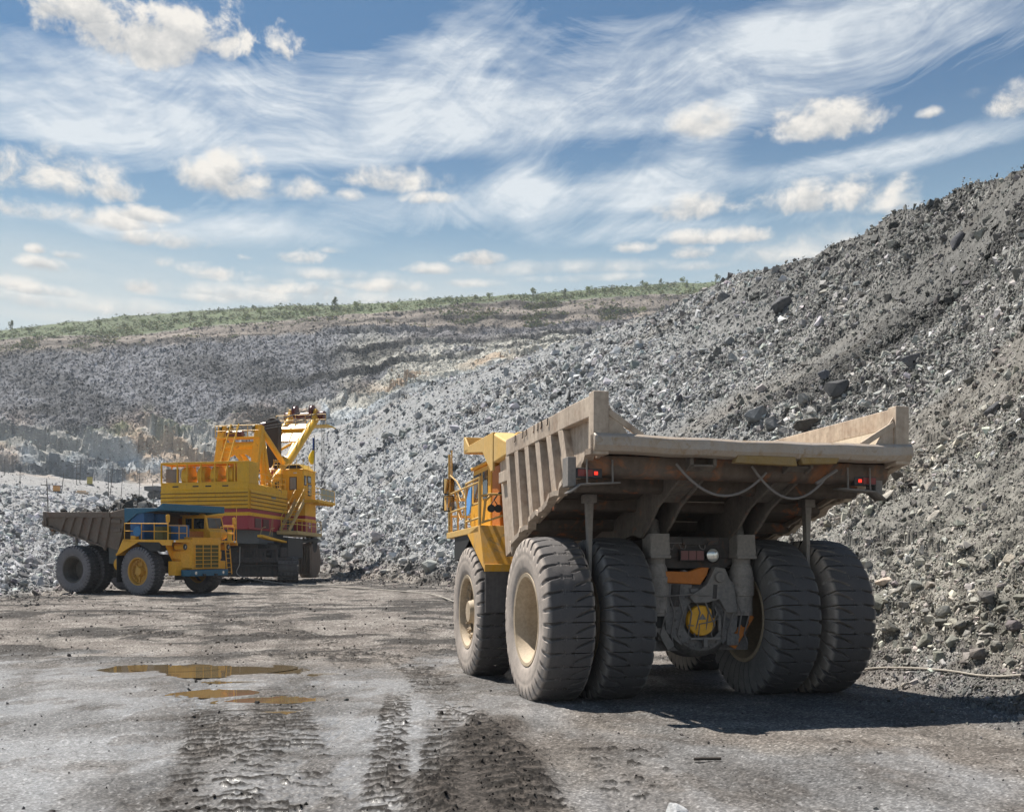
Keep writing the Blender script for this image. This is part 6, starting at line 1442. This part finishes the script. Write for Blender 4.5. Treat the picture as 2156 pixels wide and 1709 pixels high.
# skid mounted boxes on the far slope
def skid_box(u, v, w, h, mat, label, roof=True):
    p = on_ground(u, v, 0, 150); root = thing('switchgear_box', label, 'equipment box', p, (0, 0, .25), 'equipment boxes by the haul road')
    q = MB(); q.bb(-w * .75, w * .75, -1, 1, -.3, .35); q.bb(-w * .8, w * .8, -1.1, -.8, .1, .4); q.build('skid', M['dark'] if roof else M['pale_board'], root, .03)
    q = MB(); q.bb(-w / 2, w / 2, -.8, .8, .35, .35 + h); bo = q.build('cabinet', M[mat], root, .04)
    q = MB(); q.bb(-w * .32, w * .05, -.83, -.805, .5, .3 + h * .9); q.build('door', M[mat], bo)
    if roof: q = MB(); q.bb(-w * .58, w * .58, -.95, .95, .35 + h, .5 + h); q.build('roof', M['dark'], bo)
skid_box(189, 1021, 2.0, 3.0, 'yellow_olive', 'olive yellow box on a dark skid beside the haul road')
skid_box(119, 1037, 1.8, 1.7, 'orange_box', 'orange box on the rubble next to the leaning pole')
skid_box(172, 1039, 2.6, .5, 'pale_orange', 'low pale orange box lying on the rubble', False)
# flag on the shovel's cab mast
T3c = Matrix.Translation((-24.09, 80.75, 2.30)) @ Matrix.Rotation(-.2094, 4, 'Z')
fl_ = thing('flag', 'blue and yellow flag hanging limp from the mast of the shovel cab', 'flag', T3c @ Vector((4.25, 11.3, 9.6)), (0, 0, -.2094))
for nm, z0, z1, mt, dx in (('blue_half', 2.0, 3.1, 'flag_blue', 0.), ('yellow_half', .75, 2.0, 'flag_yellow', -.10)):
    q = MB(); n = 9; vs = []
    for k in range(n):
        f = k / (n - 1); z = z1 + (z0 - z1) * f
        wd = (.22 if nm == 'blue_half' else .22 + .34 * math.sin(f * 3.0))
        for j in range(5): g = j / 4; vs.append((.02 - wd * g + dx * f, .09 * math.sin(g * 7 + f * 2), z))
    q.add(vs, [(k * 5 + j, k * 5 + j + 1, (k + 1) * 5 + j + 1, (k + 1) * 5 + j) for k in range(n - 1) for j in range(4)]); o = q.build(nm, M[mt], fl_, smooth=60); mm = o.modifiers.new('s', 'SOLIDIFY'); mm.thickness = .02
q = MB(); q.cyl((0.03, 0, 0), (0.03, 0, 3.3), .03, n=6); q.build('mast', M['rope'], fl_)
# cables
def ground_path(uv, lift, ymin=8): return [on_ground(u, v, lift, ymin) for u, v in uv]
def smooth_path(P, m=6):
    out = []
    for i in range(len(P) - 1):
        a, b, c, d = P[max(i - 1, 0)], P[i], P[i + 1], P[min(i + 2, len(P) - 1)]
        for k in range(m):
            f = k / m; out.append(.5 * ((2 * b) + (c - a) * f + (2 * a - 5 * b + 4 * c - d) * f * f + (3 * b - a - 3 * c + d) * f ** 3))
    return out + [P[-1]]
hang = [T3c @ Vector(v) for v in ((2.2, 1.25, 2.7), (2.25, 1.1, 1.4), (2.5, .7, .35))]
gp_ = ground_path([(610, 1231), (650, 1233), (694, 1236), (749, 1239.5), (815, 1244), (866, 1248), (905, 1252), (933, 1260), (952, 1267), (975, 1276)], .06, 30)
q = MB(); q.tube(smooth_path(hang + gp_), .04, 6); tag(q.build('power_cable', M['cable']), 'pale power cable hanging from the shovel and snaking over the quarry floor', 'power cable')
gp2 = ground_path([(1760, 1428), (1829, 1411), (1900, 1411), (1966, 1413), (2010, 1418), (2056, 1425), (2105, 1430), (2165, 1433), (2230, 1438)], .07, 8)
for p_ in gp2: p_.z = float(surf_z(p_.x, p_.y)[0]) + .05
q = MB(); q.tube(smooth_path(gp2), .022, 8); tag(q.build('cable', M['cable']), 'thick pale cable lying over stones at the foot of the heap', 'cable')
# stick on the ground
p = on_ground(1490, 1603, .02); q = MB(); q.tube([(-.17, 0, .01), (-.10, .005, .012), (0, .01, .012), (.16, .0, .014)], .020, 7); q.sphere((-.14, 0, .012), .03, 7, (1.4, .8, .7))
o = q.build('stick', M['stick']); o.location = p; tag(o, 'short dark stick lying on the gravel in front of the big truck', 'stick')
# rock load in the left truck
c_ = Matrix.Translation(LEFT.location) @ Euler(LEFT.rotation_euler).to_matrix().to_4x4()
VV, FF, CC = [], [], []; off = 0; rs = np.random.default_rng(21)
n = 24; gx, gy = np.meshgrid(np.linspace(-2.6, 2.6, n), np.linspace(-2.2, 3.8, n))
hz_ = 4.75 + 1.15 * np.exp(-((gx + .1) / 1.7) ** 2 - ((gy - 2.3) / 1.5) ** 2) + .45 * np.exp(-((gx) / 2.0) ** 2 - ((gy + .2) / 2.2) ** 2) + .15 * rs.normal(size=gx.shape)
gv = np.stack([gx, gy, hz_], -1).reshape(-1, 3); ii = np.arange(n * n).reshape(n, n)
gq = np.concatenate([np.stack([ii[:-1, :-1], ii[:-1, 1:], ii[1:, 1:]], -1).reshape(-1, 3), np.stack([ii[:-1, :-1], ii[1:, 1:], ii[1:, :-1]], -1).reshape(-1, 3)])
VV.append(gv); FF.append(gq); CC.append(np.tile((.09, .085, .08), (n * n, 1))); off = n * n
for k in range(420):
    x, y = rs.uniform(-2.5, 2.5), rs.uniform(-2.0, 3.7); j = int((x + 2.6) / 5.2 * (n - 1)); i = int((y + 2.2) / 6. * (n - 1)); z = hz_[i, j]
    pv, pf = PROTO[k % 16]; s = rs.uniform(.15, .5) * (1 + 1.6 * (rs.uniform() < .10)); m3 = np.array(Euler(rs.uniform(0, 6, 3)).to_matrix())
    VV.append(pv @ m3.T * s + (x, y, z)); FF.append(pf + off); off += len(pv); CC.append(np.tile(np.array((.12, .115, .108)) * rs.choice([.25, .5, 1, 1.8, 2.6]), (len(pv), 1)))
VV = np.concatenate(VV); VV = np.einsum('ij,kj->ki', np.array(c_.to_3x3()), VV) + np.array(c_.translation)
o = link('rock_load', np_mesh('rock_load', VV, np.concatenate(FF), M['heap'], False, np.concatenate(CC))); tag(o, 'dark heap of broken rock loaded in the tipping bed of the blue and yellow truck', 'rock load', None, 'stuff')
# ---- single boulders
def boulder(u, v, size, label, group, col=(.2, .2, .195), flat=(1, .75, .6), rot=None, ymin=10, seed=None, name='boulder', sink=.22, sub=2):
    p = on_ground(u, v, 0, ymin); s = size / F_PX * p.y
    loc_c = C2[int(np.interp(p.y, YY, np.arange(ny))), int(np.clip(np.interp(p.x / p.y, TT, np.arange(nt)), 0, nt - 1))]; lum = float(np.clip(loc_c.mean(), .08, .3))
    if max(col) < .35: col = tuple(c * .45 + .55 * c / max(.02, sum(col) / 3) * lum * (.82 if max(col) < .12 else 1.25) for c in col)
    rs = np.random.default_rng(seed if seed is not None else int(u * 7 + v))
    pv, pf = rock_proto(int(u * 13 + v * 3) % 100000, 16, flat)
    bm = bmesh.new(); vs = [bm.verts.new(q) for q in pv]
    for f in pf: bm.faces.new([vs[i] for i in f])
    bmesh.ops.dissolve_limit(bm, angle_limit=.15, verts=bm.verts, edges=bm.edges)
    bmesh.ops.triangulate(bm, faces=bm.faces)
    bmesh.ops.bevel(bm, geom=list(bm.edges), offset=.022, segments=1, affect='EDGES', profile=.5)
    me = bpy.data.meshes.new(name); bm.to_mesh(me); bm.free(); me.update()
    a = me.attributes.new('Col', 'FLOAT_COLOR', 'POINT'); tn = rs.uniform(.85, 1.15)
    a.data.foreach_set('color', np.tile(np.array((*[min(.62, c * tn) for c in col], 1.), np.float32), (len(me.vertices), 1)).ravel())
    me.materials.append(M['boulder']); o = link(name, me); o.scale = (s, s, s)
    o.rotation_euler = rot if rot is not None else (rs.uniform(-.5, .5), rs.uniform(-.5, .5), rs.uniform(0, 6.28))
    o.location = p + Vector((0, 0, s * flat[2] * (.5 - sink)))
    return tag(o, label, 'boulder', group)
M['boulder'] = attr_rock('boulder stone', .9, .7, 3.5, .08, .35)
o = boulder(1422, 1724, 56, 'small white rock at the bottom edge of the picture', None, (.62, .60, .56), (1, .7, .8), (.5, .3, .4), 6, name='white_rock')
o['category'] = 'rock'
boulder(2013, 520, 70, 'long dark slab leaning high on the right heap', None, (.055, .055, .062), (1, .35, .4), (.2, -.75, .5), 40, name='dark_slab')
boulder(1645, 652, 62, 'dark rock outcrop on the upper heap below the skyline', None, (.09, .09, .095), (1, .55, .6), (.2, -.6, .5), 60, name='dark_slab')
boulder(1762, 838, 60, 'cluster rock, black, above the empty truck bed', None, (.07, .07, .072), (1, .8, .8), None, 30)
boulder(1916, 771, 56, 'black ledge of rock on the steep dark face of the heap', None, (.06, .06, .063), (1, .45, .6), (.2, -.5, .4), 25, name='dark_slab')
boulder(2092, 868, 62, 'dark flat rock near the right edge of the heap', None, (.075, .075, .08), (1, .5, .4), (.1, -.6, .4), 20, name='dark_slab')
boulder(1734, 802, 30, 'single square dark block lying on grey scree', None, (.11, .115, .13), (1, .9, .9), None, 30)
boulder(1590, 890, 52, 'large pale boulder just above the tail of the empty truck', None, (.24, .25, .26), (1, .9, .95), None, 30)
boulder(1625, 905, 48, 'large rounded grey boulder beside the pale one above the truck tail', None, (.20, .20, .20), (1, .85, .8), None, 30)
boulder(1698, 908, 80, 'flat brown rock plate behind the right side of the empty bed', None, (.055, .047, .04), (1, .4, .42), (.3, -.1, .2), 26, name='dark_slab')
boulder(1820, 1085 - 60, 34, 'pale split slab on the scree right of the tipping bed', None, (.33, .30, .26), (1, .5, .3), (.3, -.5, .2), 18)
boulder(1868, 1055, 40, 'white slab lying on brown scree right of the truck', None, (.5, .46, .40), (1, .5, .3), (.3, -.6, .3), 16)
boulder(1965, 1093, 46, 'long light slab in the middle of the right scree', None, (.36, .33, .29), (1, .45, .3), (.3, -.6, .3), 16)
boulder(2122, 1183, 36, 'tilted pale square stone at the right edge', None, (.45, .40, .33), (1, .85, .35), (.6, -.7, .2), 13)
boulder(1860, 1238, 40, 'pinkish white block right of the outer rear tyre', None, (.52, .43, .35), (1, .6, .5), (.2, -.2, .1), 14)
GR = [('boulders at the foot of the right heap', 'grey angular boulder in the coarse stones at the foot of the right heap', [(1845, 1290, 46), (1880, 1335, 44), (1905, 1375, 34), (1950, 1290, 30), (1985, 1300, 44), (2020, 1325, 48), (2040, 1290, 42), (2075, 1270, 52), (2110, 1290, 48), (2135, 1330, 50), (2005, 1365, 50), (1945, 1360, 52), (2060, 1385, 46), (2100, 1370, 40), (1975, 1395, 40), (2130, 1400, 38), (1900, 1280, 30), (1925, 1245, 38), (1870, 1390, 30), (2085, 1330, 34), (2030, 1400, 30), (1925, 1405, 34), (2145, 1270, 40), (2110, 1240, 36), (1860, 1350, 34)], (.21, .205, .185)),
      ('boulders between the shovel and the big truck', 'pale grey boulder at the slope foot between the shovel and the empty truck', [(700, 1195, 30), (730, 1180, 34), (757, 1152, 36), (790, 1140, 40), (775, 1210, 28), (812, 1205, 36), (845, 1190, 30), (870, 1180, 38), (905, 1200, 44), (925, 1175, 30), (940, 1215, 34), (830, 1215, 28), (860, 1213, 26), (718, 1215, 22), (890, 1150, 26), (745, 1130, 26), (805, 1165, 26), (850, 1145, 28), (930, 1145, 26), (960, 1120, 30)], (.30, .30, .295)),
      ('boulders on the face behind the big truck', 'grey boulder lying on the slope above and behind the yellow cab', [(760, 970, 24), (800, 1010, 30), (815, 925, 34), (870, 960, 26), (905, 990, 22), (930, 935, 30), (985, 900, 26), (880, 880, 24), (1020, 860, 26), (1120, 820, 24), (1160, 775, 28), (1250, 770, 24), (1480, 745, 26), (1450, 840, 30), (1300, 860, 26), (1600, 700, 26), (1690, 690, 24), (1960, 600, 26), (1800, 690, 26), (1390, 880, 26), (1220, 700 + 130, 24)], (.24, .245, .25)),
      ('boulders on the slope behind the left truck', 'pale boulder on the rubble hillside behind the loaded truck', [(75, 1105, 20), (85, 1010 + 78, 16), (165, 1065, 22), (140, 1060, 14), (290, 1060, 20), (245, 1062, 22), (20, 1130, 22), (45, 1160, 24), (15, 1195, 26), (60, 1190, 26), (30, 1215, 28), (80, 1215, 26), (105, 1195, 22), (10, 1240, 30), (50, 1235, 24), (95, 1235, 22), (70, 1140, 18), (300, 1085, 18), (110, 1150, 18), (25, 1090, 16)], (.34, .335, .33))]
for grp, lab, lst, colr in GR:
    for u, v, s in lst:
        f = RNG.choice([(1, .8, .65), (1, .65, .45), (1, .9, .8), (1, .6, .35)], axis=0)
        boulder(u, v, s * .9, lab, grp, tuple(np.array(colr) * RNG.uniform(.65, 1.5) * RNG.normal(1, .03, 3)), tuple(f), None, 10)
# ---- trees and scrub on the ridge
def leaf_cloud(rs, n, rx, rz, leaf, zc, lobes=6):
    c = [(rs.normal(0, rx * .45), rs.normal(0, rx * .45), zc + rs.normal(0, rz * .42), rs.uniform(.35, .7)) for _ in range(lobes)]
    V, Fq, C = [], [], []
    for k in range(n):
        cx, cy, cz, cr = c[k % lobes]; d = rs.normal(size=3); d /= np.linalg.norm(d); r = cr * rs.uniform(.55, 1.0)
        p = np.array((cx, cy, cz)) + d * np.array((rx, rx, rz)) * r
        a = rs.normal(size=3); a /= np.linalg.norm(a); b = np.cross(a, rs.normal(size=3)); b /= np.linalg.norm(b); s = leaf * rs.uniform(.6, 1.3)
        i = len(V) * 1; V += [p - a * s, p + b * s * .6, p + a * s, p - b * s * .6]; Fq.append((4 * k, 4 * k + 1, 4 * k + 2, 4 * k + 3))
        t = rs.uniform(.6, 1.4); C += [np.array((.16, .22, .07)) * t * np.array((1 + .4 * rs.uniform(), 1, 1))] * 4
    return np.array(V), np.array(Fq), np.array(C)
M['leaf'] = attr_rock('leaves', .7, 0, 1., .1, .25)
TREEP = []
for i in range(5):
    rs = np.random.default_rng(60 + i); h = [7, 6, 5, 8, 4.5][i]; rx = [2.2, 2.4, 2.6, 1.5, 2.8][i]
    V, Fq, C = leaf_cloud(rs, 420, rx, h * .36, .36, h * .6, 8); 
    TREEP.append((np_mesh('crown', V, Fq, M['leaf'], False, C * ([1., 1.25, .8, .75, 1.1][i])), h))
    q = MB(); q.cyl((0, 0, -1), (0, 0, h * .55), .22, .1, 7); q.cyl((0, 0, h * .35), (rx * .5, 0, h * .6), .09, .05, 5); q.cyl((0, 0, h * .3), (-rx * .4, .3, h * .55), .09, .05, 5)
    TREEP[-1] = TREEP[-1] + (q.mesh('trunk', M['wood']),)
TR_ = [(22, 697, 1.3, 3, 'lone dark tree at the far left end of the green ridge'), (60, 700, 1., 4, None), (150, 702, .9, 1, None), (210, 694, 1., 0, None), (262, 690, .8, 2, None), (300, 688, 1., 1, None), (372, 680, .9, 4, None), (400, 676, 1.1, 0, None), (432, 672, .8, 2, None), (470, 668, .8, 1, None), (520, 672, 1., 4, None), (548, 668, 1.1, 1, None), (590, 661, .9, 0, None),
       (704, 655, 1.5, 3, 'tall dark tree standing clear of the scrub above the black seam'), (640, 668, .9, 1, None), (656, 664, 1., 4, None), (752, 655, 1.3, 1, None), (808, 660, 1., 0, None), (828, 664, 1.3, 1, None), (674, 640, .6, 2, None), (780, 657, .8, 4, None), (905, 641, .8, 0, None), (945, 638, .8, 1, None), (1000, 634, .9, 2, None), (1030, 633, 1., 1, None), (1075, 630, .8, 4, None),
       (1122, 629, 1.2, 0, None), (1186, 629, 1.1, 3, 'slim dark tree on the ridge left of the bright thicket'), (1250, 608, 1.2, 2, None), (1240, 622, 1.2, 1, None), (1272, 618, 1.1, 4, None), (1290, 602, .9, 3, None), (1302, 601, .9, 3, None), (1350, 604, .8, 3, None), (1358, 609, 1., 1, None), (1390, 603, .9, 3, None), (1437, 600, 1.1, 1, None), (1445, 606, 1., 4, None), (1511, 597, 1.2, 3, 'pointed dark tree at the right end of the ridge'), (1530, 600, .9, 1, None), (1353, 664, 1.0, 1, 'bright green bush growing on the bench below the ridge'), (1390, 622, .9, 4, None), (1290, 640, .5, 1, None)]
for u, v, s, k, lb in TR_:
    p = on_ground(u, v, 0, 560); me, h, tm = TREEP[k]
    root = thing('tree', lb or ('green tree among the scrub on the ridge above the far pit wall'), 'tree', p, (0, 0, RNG.uniform(0, 6)), None if lb else 'trees on the ridge')
    s *= .82; root.scale = (s, s, s); link('crown', me, root); link('trunk', tm, root)
# scrub: one mass
ssel = (zone[:-1, :-1] == 9) | ((zone[:-1, :-1] == 8) & (fbm(T2 * 40, Lc * 5, 130, 3)[:-1, :-1] > .56))
w = (scr * ssel * (.25 + sstep(.40, .6, fbm(T2 * 34, Y2 / 22, 131, 4))[:-1, :-1])).ravel(); cdf = np.cumsum(w); n = 7500
pk_ = np.clip(np.searchsorted(cdf, RNG.uniform(0, cdf[-1], n)), 0, len(w) - 1); i, j = np.unravel_index(pk_, scr.shape)
rs = np.random.default_rng(3); V0, F0, C0 = leaf_cloud(rs, 34, 1.5, .9, .42, .7, 4)
pos = cellP[i, j]; s = RNG.uniform(.35, 1.35, n); th = RNG.uniform(0, 6.28, n)
Vx = (V0[None] * s[:, None, None]); cx, sx_ = np.cos(th)[:, None], np.sin(th)[:, None]
Vx = np.stack([Vx[..., 0] * cx - Vx[..., 1] * sx_, Vx[..., 0] * sx_ + Vx[..., 1] * cx, Vx[..., 2]], -1) + pos[:, None, :]
tn = RNG.choice([.6, .75, .9, 1.15], n)[:, None, None] * np.array((1., 1., 1.)); tn = tn * (1 + .25 * RNG.normal(size=(n, 1, 1)) * np.array((1, .2, .3)))
o = link('scrub', np_mesh('scrub', Vx.reshape(-1, 3), (F0[None] + (np.arange(n) * len(V0))[:, None, None]).reshape(-1, 4), M['leaf'], False, np.clip((C0[None] * tn * .8), .01, .5).reshape(-1, 3)))
tag(o, 'green scrub covering the ridge above the far pit wall', 'scrub', None, 'stuff')
# ------------------------------------------------------------------ air
hb = MB(); hb.bb(-1700, 1700, -210, 1420, -4, 265)
ho = hb.build('haze', None, smooth=0); hm = bpy.data.materials.new('haze'); hm.use_nodes = True; hm.node_tree.nodes.clear()
hn = NT(hm.node_tree); ov = hn.node('ShaderNodeOutputMaterial'); pv_ = hn.node('ShaderNodeVolumePrincipled')
pv_.inputs['Color'].default_value = (.80, .86, .93, 1); pv_.inputs['Density'].default_value = HAZE; pv_.inputs['Anisotropy'].default_value = .0
hn.l.new(pv_.outputs[0], ov.inputs['Volume']); ho.data.materials.append(hm); tag(ho, kind='stuff')
SC.cycles.volume_bounces = 0
